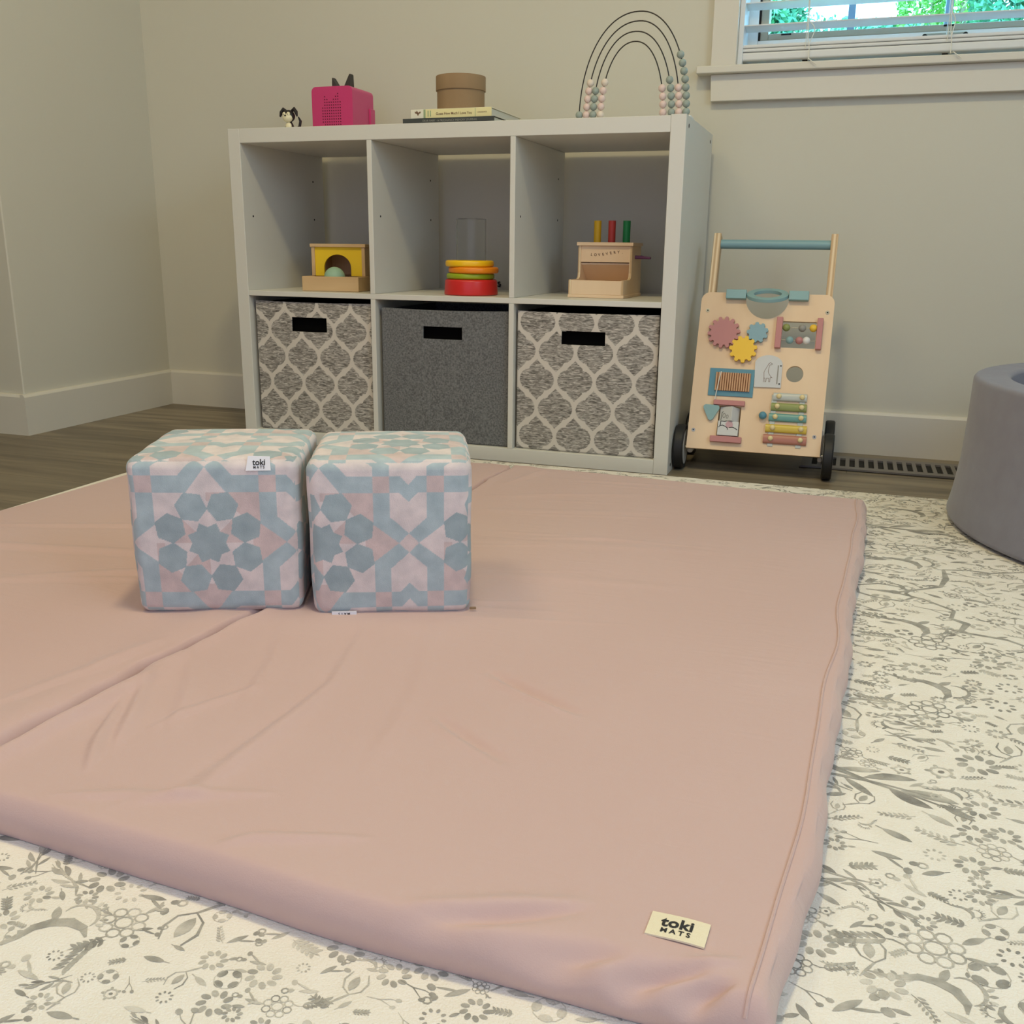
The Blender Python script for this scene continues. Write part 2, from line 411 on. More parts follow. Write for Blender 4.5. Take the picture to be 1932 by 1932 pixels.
# jamb liner steps + vinyl frame
FY = 0.545
wf = MB()
wf.box(WX0, WX0+.012, WY, FY, WZ0, WZ1).box(WX1-.012, WX1, WY, FY, WZ0, WZ1)
wf.box(WX0+.006, WX0+.036, FY-.012, FY+.05, WZ0, WZ1).box(WX1-.036, WX1-.006, FY-.012, FY+.05, WZ0, WZ1)
wf.box(WX0+.036, WX1-.036, FY-.012, FY+.05, WZ0, WZ0+.073).box(WX0+.036, WX1-.036, FY-.012, FY+.05, WZ1-.05, WZ1)
win = struct(wf.build('window_1', M['vinyl'], bevel=0.0015))
sx0, sx1, sz0, sz1 = WX0+.040, WX1-.036, WZ0+.0745, WZ1-.05
sb = MB()
sb.box(sx0, sx0+.020, FY-.006, FY+.04, sz0, sz1).box(sx1-.02, sx1, FY-.006, FY+.04, sz0, sz1)
sb.box(sx0+.02, sx1-.02, FY-.006, FY+.04, sz0, sz0+.0145).box(sx0+.02, sx1-.02, FY-.006, FY+.04, sz1-.02, sz1)
sb.build('sash', M['sash'], win, bevel=0.002)
MB().box(WX0+.0365, sx0, FY-.011, FY+.03, WZ0+.0735, WZ1-.05).build('gap_strip', M['dark'], win)  # dark strip standing in for the open gap between frame and sash
for mx in (1.398, 1.616, 1.834, 2.05, 2.26):
    MB().box(mx, mx+.0165, FY+.006, FY+.03, sz0+.0145, sz1-.02).build('mullion', M['mullion'], win)
pn = MB().box(sx0+.02, sx1-.02, FY+.016, FY+.020, sz0+.014, sz1-.02).build('pane', M['pane'], win)
lt = MB().box(1.570, 1.668, FY-.026, FY-.012, 0.977, 0.9935).build('latch', M['sash'], win, bevel=0.004)
for lx in (1.575, 1.663): MB().cyl((lx, FY-.0275, 0.985), .0062, .003, 'y', 16).build('latch_screw', M['dark'], lt)
for hx in (1.245, 1.615): MB().box(hx, hx+.024, FY-.0075, FY-.004, sz0+.0095, sz0+.0135).build('latch_catch', M['dark'], win)

bl = thing('window_blind', 'white horizontal slat blind, lowered, inside the high window above the sill', 'blind', (WX0, 0.47, WZ0))
LX0, LX1 = 0.006, WX1-WX0-.012
for k, zz in enumerate([.088, .137, .186, .235, .284, .333, .382, .431, .480, .529, .578, .627, .676, .725]):
    m = MB(); n = 8
    pts = [(-.024+.048*i/n, .0016*math.sin(PI*i/n)-.0030*(i/n-.5)*2) for i in range(n+1)]
    v = [(x, p[0], zz+p[1]+dz) for dz in (0, .0022) for x in (LX0+.001, LX1-.001) for p in pts]
    q = n+1; f = []
    for i in range(n):
        f += [(i, i+1, q+i+1, q+i), (2*q+i, 3*q+i, 3*q+i+1, 2*q+i+1), (i, 2*q+i, 2*q+i+1, i+1), (q+i, q+i+1, 3*q+i+1, 3*q+i)]
    f += [(0, q, 3*q, 2*q), (n, 2*q+n, 3*q+n, q+n)]
    m.add(v, f).build('slat', M['blind'], bl, smooth=True)
for k in range(2):
    MB().box(LX0, LX1, -.024, .024, .0335+k*.0085, .0412+k*.0085).build('stacked_slat', M['blind'], bl, bevel=.0030, seg=3)
MB().box(LX0, LX1, -.025, .025, .0135, .0325).build('bottom_rail', M['blind'], bl, bevel=0.005, seg=3)
MB().box(LX0, LX1, -.03, .03, .745, .79).build('head_rail', M['blind'], bl, bevel=0.002)
for cx in (.157, .467, .80, 1.12):
    m = MB(); m.tube([(cx, -.026, .745), (cx, -.026, .034)], .0009, 6).tube([(cx, .026, .745), (cx, .026, .034)], .0009, 6)
    m.build('ladder_cord', M['cord'], bl, smooth=True)
    MB().box(cx-.006, cx+.006, -.006, .006, .0095, .0135).build('cord_button', M['dark'], bl)
for cx, s in ((.160, 1), (.470, .6)):
    pts = [(cx, -.0285, .745), (cx-.001, -.029, .13), (cx, -.03, .08), (cx+.002, -.03, .055), (cx+.006, -.031, .038), (cx+.007, -.032, .02), (cx+.006, -.0335, .008)]
    m = MB(); m.tube(pts, .0011, 6)
    m.tube([(cx, -.0285, .096), (cx+.012*s, -.031, .083), (cx+.016*s, -.031, .073), (cx+.011*s, -.031, .058), (cx+.005, -.031, .044)], .0011, 6)
    m.tube([(cx+.006, -.0335, .008), (cx+.010, -.0755, .0035), (cx+.020, -.0765, -.004), (cx+.028, -.077, -.0095)], .0011, 6)
    m.build('pull_cord', M['cord'], bl, smooth=True)

# ------------------------------------------------------------------ outside the window
lw = MB().box(-4, 14, WY+T+.02, 16, 0.54, 0.598).build('lawn', M['grass']); lw['kind'] = 'stuff'; lw['label'] = 'green lawn outside the high window'; lw['category'] = 'lawn'
def bush(name, label, cx, cy, z0, z1, rx, ry, n, mt, seed, branches=4, leaf=.06):
    rng = np.random.default_rng(seed)
    t = thing(name, label, 'tree', (cx, cy, 0.6), 0, 'trees outside the window')
    d = rng.normal(size=(n, 3)); d /= np.linalg.norm(d, axis=1)[:, None]
    d *= rng.uniform(.25, 1, n)[:, None]**.5
    lump = 1+.25*np.sin(d[:, 0]*7+seed)*np.cos(d[:, 2]*6)
    P = d*np.array([rx, ry, (z1-z0)/2])*lump[:, None]+np.array([0, 0, (z0+z1)/2-.6])
    a = rng.normal(size=(n, 3)); a /= np.linalg.norm(a, axis=1)[:, None]; b_ = np.cross(a, rng.normal(size=(n, 3))); b_ /= np.linalg.norm(b_, axis=1)[:, None]
    s = rng.uniform(.6, 1.2, n)[:, None]*leaf
    V = np.stack([P-a*s, P-b_*s*.42, P+a*s, P+b_*s*.42], 1).reshape(-1, 3)
    m = MB(); m.v = [tuple(x) for x in V.tolist()]; m.f = [(4*i, 4*i+1, 4*i+2, 4*i+3) for i in range(n)]; m.m = [0]*n
    me = bpy.data.meshes.new('foliage'); me.from_pydata(m.v, [], m.f); me.materials.append(mt)
    o = bpy.data.objects.new('foliage', me); COL.objects.link(o); o.parent = t
    tb = MB()
    for k in range(branches):
        x1, y1 = rng.uniform(-rx, rx)*.8, rng.uniform(-ry, ry)*.8; zt = z0-.6+(z1-z0)*rng.uniform(.6, .95)
        tb.tube([(0, 0, 0), (x1*.15, y1*.15, zt*.3), (x1*.5, y1*.5, zt*.62), (x1, y1, zt)], [.07, .05, .035, .012], 7)
    tb.build('trunk', M['bark'], t, smooth=True)
bush('leafy_tree', 'blue-green leafy tree seen through the left panes of the window', 0.42, 6.2, 1.75, 3.9, .86, .6, 30000, M['leafc'], 3, leaf=.040)
bush('leafy_tree', 'yellow-green tree seen behind the middle panes of the window', 2.03, 9.6, 1.8, 3.9, .5, .6, 8000, M['leafg'], 5, leaf=.036)
bush('leafy_tree', 'blue-green tree with bare pale branches behind the right panes', 2.72, 6.4, 1.8, 4.2, .86, .6, 24000, M['leafc'], 8, branches=16, leaf=.040)
hedge = None
bush('low_hedge', 'low pale green hedge along the lawn outside the window', 1.7, 12.4, 1.8, 3.5, 3.4, .6, 26000, M['leafc'], 11, branches=2, leaf=.05)

# ------------------------------------------------------------------ cube shelving unit
SW, SH, SD, TO, TI, ZM = 1.113, 0.7663, 0.3970, 0.0329, 0.0126, 0.3787
CW = (SW-2*TO-2*TI)/3
un = thing('cube_shelf', 'white six-cube shelving unit standing against the back wall', 'shelf')
bv = 0.0012
MB().box(0, TO, 0, SD, 0, SH).build('side_panel', M['shelf'], un, bevel=bv)
sp = MB().box(SW-TO, SW, 0, SD, 0, SH+.0018).build('side_panel', M['shelf'], un, bevel=bv)
MB().box(TO, SW-TO, 0.0005, SD, SH-TO, SH).build('top_panel', M['shelf'], un, bevel=bv)
MB().box(TO, SW-TO, 0.0005, SD, 0, TO).build('bottom_panel', M['shelf'], un, bevel=bv)
MB().box(TO, SW-TO, 0.001, SD-.001, ZM-TI/2, ZM+TI/2).build('middle_shelf', M['shelf'], un, bevel=bv)
XD = [TO+CW, TO+2*CW+TI]
for x in XD:
    MB().box(x, x+TI, 0.0006, SD-.001, ZM+TI/2, SH-TO).build('divider', M['shelf'], un, bevel=bv)
    MB().box(x, x+TI, 0.0006, SD-.001, TO, ZM-TI/2).build('divider', M['shelf'], un, bevel=bv)
# screw holes, dowel caps
for x in (TO, XD[0]+TI, XD[1]+TI):
    for yy, zz in ((.04, .565), (.34, .665), (.34, .565)):
        MB().cyl((x-.0002, yy, zz), .0026, .0006, 'x', 12).build('peg_hole', M['dark'], un)
for yy, zz in ((.035, SH-.018), (SD-.035, SH-.018), (.035, .018)):
    MB().cyl((SW-.0002, yy, zz), .0042, .0007, 'x', 16).build('fixing_bolt', M['ink'], sp)

# ------------------------------------------------------------------ storage bins
def inpoly(X, Y, P):
    c = np.zeros(X.shape, bool); n = len(P)
    for i in range(n):
        x0, y0 = P[i]; x1, y1 = P[(i+1) % n]
        if y0 == y1: continue
        t = ((y0 > Y) != (y1 > Y)) & (X < (x1-x0)*(Y-y0)/(y1-y0)+x0)
        c ^= t
    return c
_half = [(0, -212), (26, -184), (56, -156), (76, -134), (82, -112), (122, -102), (154, -78), (175, -42), (184, 0)]
MED = _half+[(x, -y) for x, y in _half[-2::-1]]
MED = MED+[(-x, y) for x, y in MED[-2:0:-1]]
MED = [(x*.0922/402, y*.1325/597) for x, y in MED]
def trellis(X, Z, ox, oz):
    px, pz = .0922, .1325; out = np.ones(X.shape)
    for sh in (0, 1):
        U = (X-ox-sh*px/2+px/2) % px-px/2; V = (Z-oz-sh*pz/2+pz/2) % pz-pz/2
        out[inpoly(U, V, MED)] = 0
    return out
def grid_face(nx, nz, x0, x1, z0, z1, fy):
    xs = np.linspace(x0, x1, nx); zs = np.linspace(z0, z1, nz); X, Z = np.meshgrid(xs, zs)
    return X, Z, fy(X, Z)
def grid_mesh(name, X, Y, Z, col, m, parent, flip=False, keep=None, smooth=True):
    nz, nx = X.shape; V = np.stack([X, Y, Z], -1).reshape(-1, 3)
    i = np.arange((nz-1)*(nx-1)); r = i//(nx-1); c = i % (nx-1); a = r*nx+c
    F = np.stack([a, a+1, a+nx+1, a+nx], 1)
    if flip: F = F[:, ::-1]
    if keep is not None: F = F[keep.reshape(-1)]
    me = bpy.data.meshes.new(name); me.from_pydata(V.tolist(), [], F.tolist()); me.materials.append(m)
    if col is not None:
        at = me.color_attributes.new('Col', 'FLOAT_COLOR', 'POINT')
        C = np.ones((V.shape[0], 4), np.float32); C[:, :3] = col.reshape(V.shape[0], -1); at.data.foreach_set('color', C.ravel())
    if smooth: me.polygons.foreach_set('use_smooth', [True]*len(me.polygons))
    o = bpy.data.objects.new(name, me); COL.objects.link(o); o.parent = parent
    return o
def storage_bin(x0, w, h, label, slot, trel=None, sag=0.0, fab='bin', grp=None):
    # local: origin at front-left-bottom, front face towards -y
    t = thing('storage_bin', label, 'bin', (x0, 0.014, TO), 0, grp)
    d = 0.33
    nx, nz = 250, 250
    xs = np.linspace(0, w, nx); zs = np.linspace(0, 1, nz); X, Zn = np.meshgrid(xs, zs)
    top = h-sag*np.sin(PI*np.clip(X/w, 0, 1))
    Z = Zn*top
    edge = np.minimum(np.minimum(X, w-X), Z)
    Y = .0022*np.sin(X/w*PI)*-1+.0035*(1-np.clip(edge/.004, 0, 1))**2+.0006*np.sin(X*41)*np.sin(Z*33)
    col = (trellis(X, Z, *trel) if trel else np.ones(X.shape)*0)
    xc = .5*(X[:-1, :-1]+X[1:, 1:]); zc = .5*(Z[:-1, :-1]+Z[1:, 1:])
    sx0, sx1, sz0, sz1 = slot
    keep = ~((xc > sx0) & (xc < sx1) & (zc > sz0) & (zc < sz1))
    front = grid_mesh('front_panel', X, Y, Z, np.repeat(col[..., None], 3, -1), M[fab], t, keep=keep)
    sd = front.modifiers.new('solid', 'SOLIDIFY'); sd.thickness = .0035; sd.offset = -1
    m = MB()
    m.box(0.0005, .004, .006, d, 0, h-.004).box(w-.004, w-.0005, .006, d, 0, h-.004).box(.004, w-.004, d-.004, d, 0, h-.004).box(.004, w-.004, .006, d-.004, 0, .004)
    m.build('bin_body', M['felt'] if fab == 'felt' else M['bin_black'], t)
    MB().box(.004, w-.004, .0115, .0135, .004, h-.012).build('slot_dark_backing', M['bin_black'], t)  # near-black sheet closing the slot, stands in for the dark bin interior
    return t
PB = 'patterned storage bins in the shelf'
storage_bin(TO+.0075, .3285, .3275, 'grey and white trellis-patterned fabric bin, lower left cube', (.106, .205, .254, .289), (.0405, .0585), 0.002, grp=PB)
storage_bin(XD[0]+TI+.008, .3285, .3205, 'plain dark grey felt bin, lower middle cube', (.112, .212, .250, .279), None, .003, fab='felt')
storage_bin(XD[1]+TI+.004, .3325, .3235, 'grey and white trellis-patterned fabric bin, lower right cube', (.108, .211, .2505, .281), (.0505, .0345), .002, grp=PB)
# ------------------------------------------------------------------ printed rug
RZ = 0.006
class Motif:
    def __init__(s): s.p = []
    def poly(s, pts, c=0): s.p.append((pts, c)); return s
    def lens(s, x, y, a, L, W, c=0, bend=0.0):
        n = 7; up = []; dn = []
        for i in range(n+1):
            t = i/n; w = W/2*math.sin(PI*t)**.8; b_ = bend*math.sin(PI*t)
            up.append((t*L, b_+w)); dn.append((t*L, b_-w))
        pts = up+dn[-2:0:-1]; ca, sa = math.cos(a), math.sin(a)
        return s.poly([(x+p[0]*ca-p[1]*sa, y+p[0]*sa+p[1]*ca) for p in pts], c)
    def ell(s, x, y, rx, ry, a=0, c=0, n=12):
        ca, sa = math.cos(a), math.sin(a)
        return s.poly([(x+rx*math.cos(2*PI*k/n)*ca-ry*math.sin(2*PI*k/n)*sa, y+rx*math.cos(2*PI*k/n)*sa+ry*math.sin(2*PI*k/n)*ca) for k in range(n)], c)
    def rib(s, pts, w, c=0):
        n = len(pts)
        for i in range(n-1):
            x0, y0 = pts[i]; x1, y1 = pts[i+1]; d = math.hypot(x1-x0, y1-y0) or 1e-9
            nx, ny = -(y1-y0)/d, (x1-x0)/d
            w0 = w[i] if isinstance(w, list) else w; w1 = w[i+1] if isinstance(w, list) else w
            e = .25*min(w0, w1)/d
            s.poly([(x0-(x1-x0)*e+nx*w0/2, y0-(y1-y0)*e+ny*w0/2), (x0-(x1-x0)*e-nx*w0/2, y0-(y1-y0)*e-ny*w0/2), (x1+(x1-x0)*e-nx*w1/2, y1+(y1-y0)*e-ny*w1/2), (x1+(x1-x0)*e+nx*w1/2, y1+(y1-y0)*e+ny*w1/2)], c)
        return s
    def ring(s, x, y, r, w, c=0, n=12, ry=None):
        ry = ry or r
        return s.rib([(x+r*math.cos(2*PI*k/n), y+ry*math.sin(2*PI*k/n)) for k in range(n+1)], w, c)
R_ = random.Random(7)
def m_leaf(m, c=0):
    m.lens(-.5, 0, 0, 1, .32, c); m.rib([(-.7, 0), (-.5, 0)], .05, c)
def m_ragleaf(m, c=0):
    for k in range(5):
        x = -.5+.2*k; m.lens(x, 0, .9, .34, .14, c); m.lens(x, 0, -.9, .34, .14, c)
    m.lens(-.6, 0, 0, 1.25, .16, c)
def m_sprig(m, c=0):
    m.rib([(-.8, -.12), (-.3, .02), (.3, .04), (.8, -.05)], [.03, .05, .04, .02], c)
    for k in range(6):
        x = -.62+.24*k
        m.lens(x, .02, .75, .36-.03*k, .13, c); m.lens(x+.08, -.02, -.8, .34-.03*k, .12, (c+1) % 3)
def m_honey(m, c=0):
    m.ring(0, 0, .23, .05, c, 14)
    for k in range(8):
        a = 2*PI*k/8+.2; m.ring(.46*math.cos(a), .46*math.sin(a), .17, .05, c if k % 3 else (c+1) % 3, 10, .18)
    m.rib([(-.62, -.05), (-.85, .1), (-1.1, .12)], [.04, .05, .02], c)
    m.lens(.55, -.2, -.3, .6, .14, c); m.lens(.8, -.3, -1.1, .3, .1, c); m.lens(.95, -.35, .4, .28, .1, c)
    for k in range(7):
        m.lens(-1.0-.16*k, .1-.03*k, 2.5, .34, .12, 0); m.lens(-1.0-.16*k, .08-.03*k, -2.5, .34, .12, 1)
def m_bird(m, c=1):
    m.rib([(-1.5, .1), (-1.1, .02), (-.8, .05), (-.45, .16), (-.1, .1), (.2, -.1), (.35, -.45), (.3, -.75)], [.03, .12, .16, .2, .26, .26, .18, .05], c)
    m.lens(-.05, .12, 1.1, .5, .2, c)
    for k in range(4): m.lens(-1.15+.26*k, .05+.02*k, 2.2, .2, .1, 0)
    pts = [(.42+.36*math.cos(a), -.05+.42*math.sin(a)) for a in [2.1-.35*k for k in range(11)]]
    m.rib(pts, [.02, .04, .06, .08, .08, .09, .1, .09, .07, .05, .02], c)
    for k in range(8):
        a = 1.3-.35*k; m.lens(.42+.4*math.cos(a), -.05+.46*math.sin(a), a+.2, .2, .09, (k % 2)*2)
def m_flower8(m, c=0):
    for k in range(9):
        a = 2*PI*k/9; m.ell(.5*math.cos(a), .5*math.sin(a), .2, .13, a+.35, c if k % 3 else 1, 10)
    m.lens(.66, .1, .25, .5, .18, c)
def m_four(m, c=0):
    for k in range(4):
        a = PI/2*k+.4; m.ell(.42*math.cos(a), .42*math.sin(a), .24, .17, a+PI/2, c, 10)
    m.ring(0, 0, .55, .03, 2, 12)
def m_daisy(m, c=0):
    m.ring(0, 0, .5, .14, 2, 10); m.ell(0, 0, .17, .15, 0, 3, 8)
    for k in range(5):
        a = 2*PI*k/5; m.ell(.62*math.cos(a), .62*math.sin(a), .17, .12, a, 1, 8)
def m_dots(m, c=0):
    for k in range(9):
        a = 2*PI*k/9; m.ell(.5*math.cos(a), .5*math.sin(a), .13, .09, a, c, 7)
def m_cross(m, c=0):
    for k in range(4): m.lens(0, 0, PI/2*k+.6, .5, .16, c)
def m_twig(m, c=0):
    m.rib([(.8, 0), (.1, .04), (-.5, .36)], [.03, .06, .03], c); m.rib([(.1, .04), (-.4, -.1), (-.7, -.08)], [.05, .04, .03], c)
    m.ell(-.62, .42, .16, .12, .5, c, 8); m.ell(-.8, -.08, .17, .13, 0, c, 8)
def m_bud(m, c=0):
    m.lens(-.8, .1, .1, 1.0, .26, c); m.lens(-.4, .1, -.5, .9, .12, c)
    m.ell(.55, .2, .17, .13, .4, c, 8); m.ell(.5, -.35, .15, .2, .3, c, 8); m.ring(.8, .25, .16, .07, 1, 8)
def m_big(m, c=0):
    m.rib([(-1.4, .5), (-.9, .15), (-.2, 0), (.7, -.1), (1.6, -.25)], [.05, .16, .08, .05, .03], c)
    m.rib([(-1.4, -.2), (-.8, -.08), (-.1, .05), (.8, .08), (1.5, -.05)], [.04, .1, .06, .04, .02], c)
    m.lens(-.4, .1, .5, 1.0, .26, c, .08); m.lens(-.9, .2, .45, .8, .2, 1); m.lens(-.7, -.1, -.6, .8, .18, c)
    m.lens(.1, -.05, -.35, .9, .26, 3, -.05); m.lens(.3, 0, .1, 1.0, .3, 1, .05); m.lens(1.0, -.1, -.4, .7, .2, c)
def m_arch(m, c=0):
    m.rib([(-.4, .8), (-.55, .3), (-.4, -.2), (0, -.5), (.4, -.2), (.5, .3), (.3, .8)], [.05, .09, .06, .05, .06, .08, .04], c)
    m.lens(-.1, -.3, 1.5, .9, .4, 1); m.rib([(0, -.5), (-.3, -.9), (-.6, -1.3)], [.08, .12, .04], 1)
KIND = dict(leaf=m_leaf, ragleaf=m_ragleaf, sprig=m_sprig, honey=m_honey, bird=m_bird, flower8=m_flower8, four=m_four, daisy=m_daisy,
            dots=m_dots, cross=m_cross, twig=m_twig, bud=m_bud, big=m_big, arch=m_arch)
hero = [('honey', 1.575, -1.478, .024, .15, 1), ('bird', 1.578, -1.517, .024, .1, 1), ('flower8', 1.611, -1.361, .015, 0, 0), ('honey', 1.598, -1.065, .026, -.1, 0), ('bird', 1.612, -1.000, .030, -.3, 0),
 ('dots', 1.597, -1.406, .009, 0, 0), ('four', 1.619, -1.444, .012, 0, 0), ('daisy', 1.498, -1.462, .006, 0, 0), ('big', 1.545, -1.253, .036, -.25, 0), ('flower8', 1.635, -1.179, .022, 0, 0), ('daisy', 1.536, -1.412, .007, 0, 0),
 ('twig', 1.522, -1.354, .014, 0, 0), ('sprig', 1.512, -1.322, .013, .5, 0), ('bud', 1.551, -1.375, .018, -.3, 0), ('honey', 1.0, -1.655, .020, 1.4, 1), ('bird', .955, -1.672, .026, 1.0, 1), ('flower8', 1.112, -1.700, .013, 0, 0),
 ('four', 1.028, -1.704, .009, 0, 0), ('dots', 1.077, -1.707, .007, 0, 0), ('flower8', 1.087, -1.666, .011, .3, 1), ('sprig', 1.06, -1.696, .007, .5, 0), ('bud', 1.096, -1.640, .012, .8, 0), ('bud', 1.173, -1.645, .010, .9, 1), ('arch', 1.193, -1.655, .012, 0, 1),
 ('bird', 1.60, -.80, .034, -.3, 0), ('honey', 1.61, -.86, .028, -.1, 0), ('bird', 1.60, -.50, .036, 0, 0), ('honey', 1.595, -.42, .03, 0, 0), ('big', 1.60, -.30, .04, 0, 0), ('bird', 1.63, -.16, .036, -.2, 0), ('flower8', 1.67, -.35, .022, 0, 0),
 ('big', 1.24, -1.70, .028, .6, 1), ('arch', 1.33, -1.70, .014, 0, 1), ('flower8', .90, -1.70, .012, 0, 1), ('bird', .86, -1.78, .018, .8, 1)]
def in_rug_gap(x, y):
    if 0.16 < x < 1.455 and -1.585 < y < -.22: return True      # lies under the mat
    if (x-2.13)**2+(y+.19)**2 < .42**2: return True
    return False
placed = [(h[1], h[2], h[3]*1.25) for h in hero]
# ogee medallion outline near the ball pit
OG = [(1.7737, -.4957), (1.7231, -.5205), (1.69, -.517), (1.6527, -.5277), (1.6529, -.5745), (1.6421, -.6178), (1.5991, -.6518), (1.575, -.670), (1.6138, -.6860), (1.6518, -.7215), (1.6454, -.7565), (1.6643, -.7704), (1.6525, -.8052), (1.7081, -.8136), (1.7365, -.8355), (1.79, -.86)]
OGW = [.004, .005, .004, .005, .010, .006, .005, .005, .005, .005, .006, .010, .006, .005, .005, .004]
PAL = [(1.5198, -.655), (1.552, -.635), (1.582, -.640), (1.596, -.655), (1.590, -.668), (1.600, -.684), (1.582, -.7066), (1.545, -.700), (1.5236, -.6879)]
for x in (1.53, 1.56, 1.59): placed.append((x, -.67, .025))
for i in range(len(OG)-1): placed.append(((OG[i][0]+OG[i+1][0])/2, (OG[i][1]+OG[i+1][1])/2, .006))
small = ['leaf', 'ragleaf', 'sprig', 'flower8', 'four', 'daisy', 'dots', 'twig', 'bud', 'ragleaf', 'leaf', 'bud', 'flower8', 'big', 'honey', 'bird', 'arch']
hero = [(h[0], h[1], h[2], h[3]*1.42)+tuple(h[4:]) for h in hero]
placed[:len(hero)] = [(h[1], h[2], h[3]*1.0) for h in hero]
gen = list(hero)
def fill(x0, x1, y0, y1, n, smin, smax, tight=1.0):
    cell = {}
    for p in placed: cell.setdefault((int(p[0]/.05), int(p[1]/.05)), []).append(p)
    for _ in range(n):
        x = R_.uniform(x0, x1); y = R_.uniform(y0, y1)
        if in_rug_gap(x, y): continue
        s = R_.uniform(smin, smax)*R_.choice((.6, .8, 1, 1, 1.25)); ok = True
        ci, cj = int(x/.05), int(y/.05)
        for i in (-1, 0, 1):
            for j in (-1, 0, 1):
                for q in cell.get((ci+i, cj+j), ()):
                    if (q[0]-x)**2+(q[1]-y)**2 < ((q[2]+s)*.88*tight)**2: ok = False; break
                if not ok: break
            if not ok: break
        if not ok: continue
        k = R_.choice(small)
        gen.append((k, x, y, s*(.8 if k in ('daisy', 'dots', 'cross', 'big', 'honey', 'bird') else 1), R_.gauss(0, .5)+(PI if R_.random() < .4 else 0), R_.choice((0, 0, 1, 2))))
        p = (x, y, s); cell.setdefault((ci, cj), []).append(p); placed.append(p)
fill(1.45, 1.80, -1.80, -.90, 12000, .020, .030, .62)
fill(.70, 1.52, -1.88, -1.585, 12000, .0165, .025, .64)
fill(1.45, 1.95, -.90, -.03, 12000, .020, .030, .62)
fill(.02, 1.55, -.24, -.03, 3000, .018, .026, .72)
fill(1.80, 2.75, -1.9, -.03, 2500, .018, .028)
fill(.02, 2.75, -2.9, -1.88, 3500, .018, .028)
fill(.02, .20, -1.88, -.2, 900, .015, .022)
fill(.02, .75, -1.88, -1.585, 900, .012, .02)
rb = MB()
rb.box(-.012, 2.80, -3.0, -.030, 0, RZ, 0)
zi = [0]
def put(m, x, y, s, a, sy=1.0):
    ca, sa = math.cos(a), math.sin(a)
    for pts, c in m.p:
        zi[0] += 1; z = RZ+.00012+.00025*((zi[0]*0.618) % 1)
        P = [(x+s*(p[0]*ca-p[1]*sa), y+s*sy*(p[0]*sa+p[1]*ca), z) for p in pts]
        P = [(max(-.011, min(2.799, p[0])), max(-2.999, min(-.031, p[1])), p[2]) for p in P]
        rb.add(P, [tuple(range(len(P)))], 1+c)
for k, x, y, s, a, c in gen:
    m = Motif(); KIND[k](m, c); put(m, x, y, s, a, .92)
m = Motif(); m.rib(OG, OGW, 0); m.rib(PAL+[PAL[0]], .0045, 0); m.lens(1.545, -.668, 0, .04, .012, 1); m.rib([(1.535, -.668), (1.57, -.668)], .003, 0); m.ell(1.575, -.668, .008, .008, 0, 0)
put(m, 0, 0, 1, 0)
tag(rb.build('area_rug', [M['rug']]+M['ruggrey']), 'ivory flat rug with grey floral and bird print lying under the pink mat', 'rug')

# ------------------------------------------------------------------ pink play mat (two halves, folded seam)
MH = 0.0405; MO = Vector((.075, -1.572)); MA = -0.0415
ux = Vector((math.cos(MA), math.sin(MA)))*1.0
def mat_xy(u, v): # u right, v back (local metres)
    return MO.x+u*math.cos(MA)-v*math.sin(MA), MO.y+u*math.sin(MA)+v*math.cos(MA)
MWD, MLN = 1.405, 1.375
nu, nv = 620, 620
def path(n, L, e=.05):
    # outward drop parameter then flat; dense near the ends
    t = np.linspace(0, 1, n); ne = 26
    a = np.linspace(0, 1, ne); mid = np.linspace(0, 1, n-2*ne+2)[1:-1]
    r = .0115
    kp = np.array([0, .0006, .0012, .0018, .0026, .0037, .0053, .0078, r]); kd = np.array([0, .2, .42, .62, .79, .905, .965, .992, 1])
    ks = np.linspace(0, 1, len(kp)); P_ = np.interp(a, ks, kp); D_ = np.interp(a, ks, kd)
    sm = np.array([.25, .5, .25]); Pq = np.convolve(np.pad(P_, 1, 'edge'), sm, 'valid'); Dq = np.convolve(np.pad(D_, 1, 'edge'), sm, 'valid'); Pq[0], Dq[0] = 0, 0
    pos = np.concatenate([Pq, r+mid*(L-2*r), L-Pq[::-1]])
    dr = np.concatenate([Dq, np.ones(len(mid)), Dq[::-1]])
    return pos, dr
pu, du = path(nu, MWD); pv, dv = path(nv, MLN)
Uu, Vv = np.meshgrid(pu, pv); D1, D2 = np.meshgrid(du, dv)
ca, sa = math.cos(MA), math.sin(MA)
bow = .012*np.sin(PI*np.clip(Uu/MWD, 0, 1))*(1-Vv/MLN)  # front edge bows
Xw = MO.x+Uu*ca-Vv*sa; Yw = MO.y+Uu*sa+Vv*ca
# edge wobble
we = (1-np.clip((MWD-Uu)/.12, 0, 1)); Xw = Xw+we*(.0022*np.sin(Vv*13)+.0012*np.sin(Vv*31+1)+.0012*np.sin(Vv*67+2)*(D1 < .93))
wf_ = (1-np.clip(Vv/.14, 0, 1)); Yw = Yw+wf_*(.0035*np.sin(Uu*9+.6)+.001*np.sin(Uu*27)+.008*np.clip((Uu-1.05)/.35, 0, 1))
Xw = Xw-.016*np.exp(-(Vv/.13)**2)*np.clip((Uu-1.1)/.3, 0, 1)
H = MH*np.ones_like(Uu)
def seg_d(X, Y, p0, p1):
    dx, dy = p1[0]-p0[0], p1[1]-p0[1]; L2 = dx*dx+dy*dy
    t = np.clip(((X-p0[0])*dx+(Y-p0[1])*dy)/L2, 0, 1)
    ex, ey = X-(p0[0]+t*dx), Y-(p0[1]+t*dy)
    sgn = np.sign((X-p0[0])*dy-(Y-p0[1])*dx)
    return np.hypot(ex, ey), t, sgn
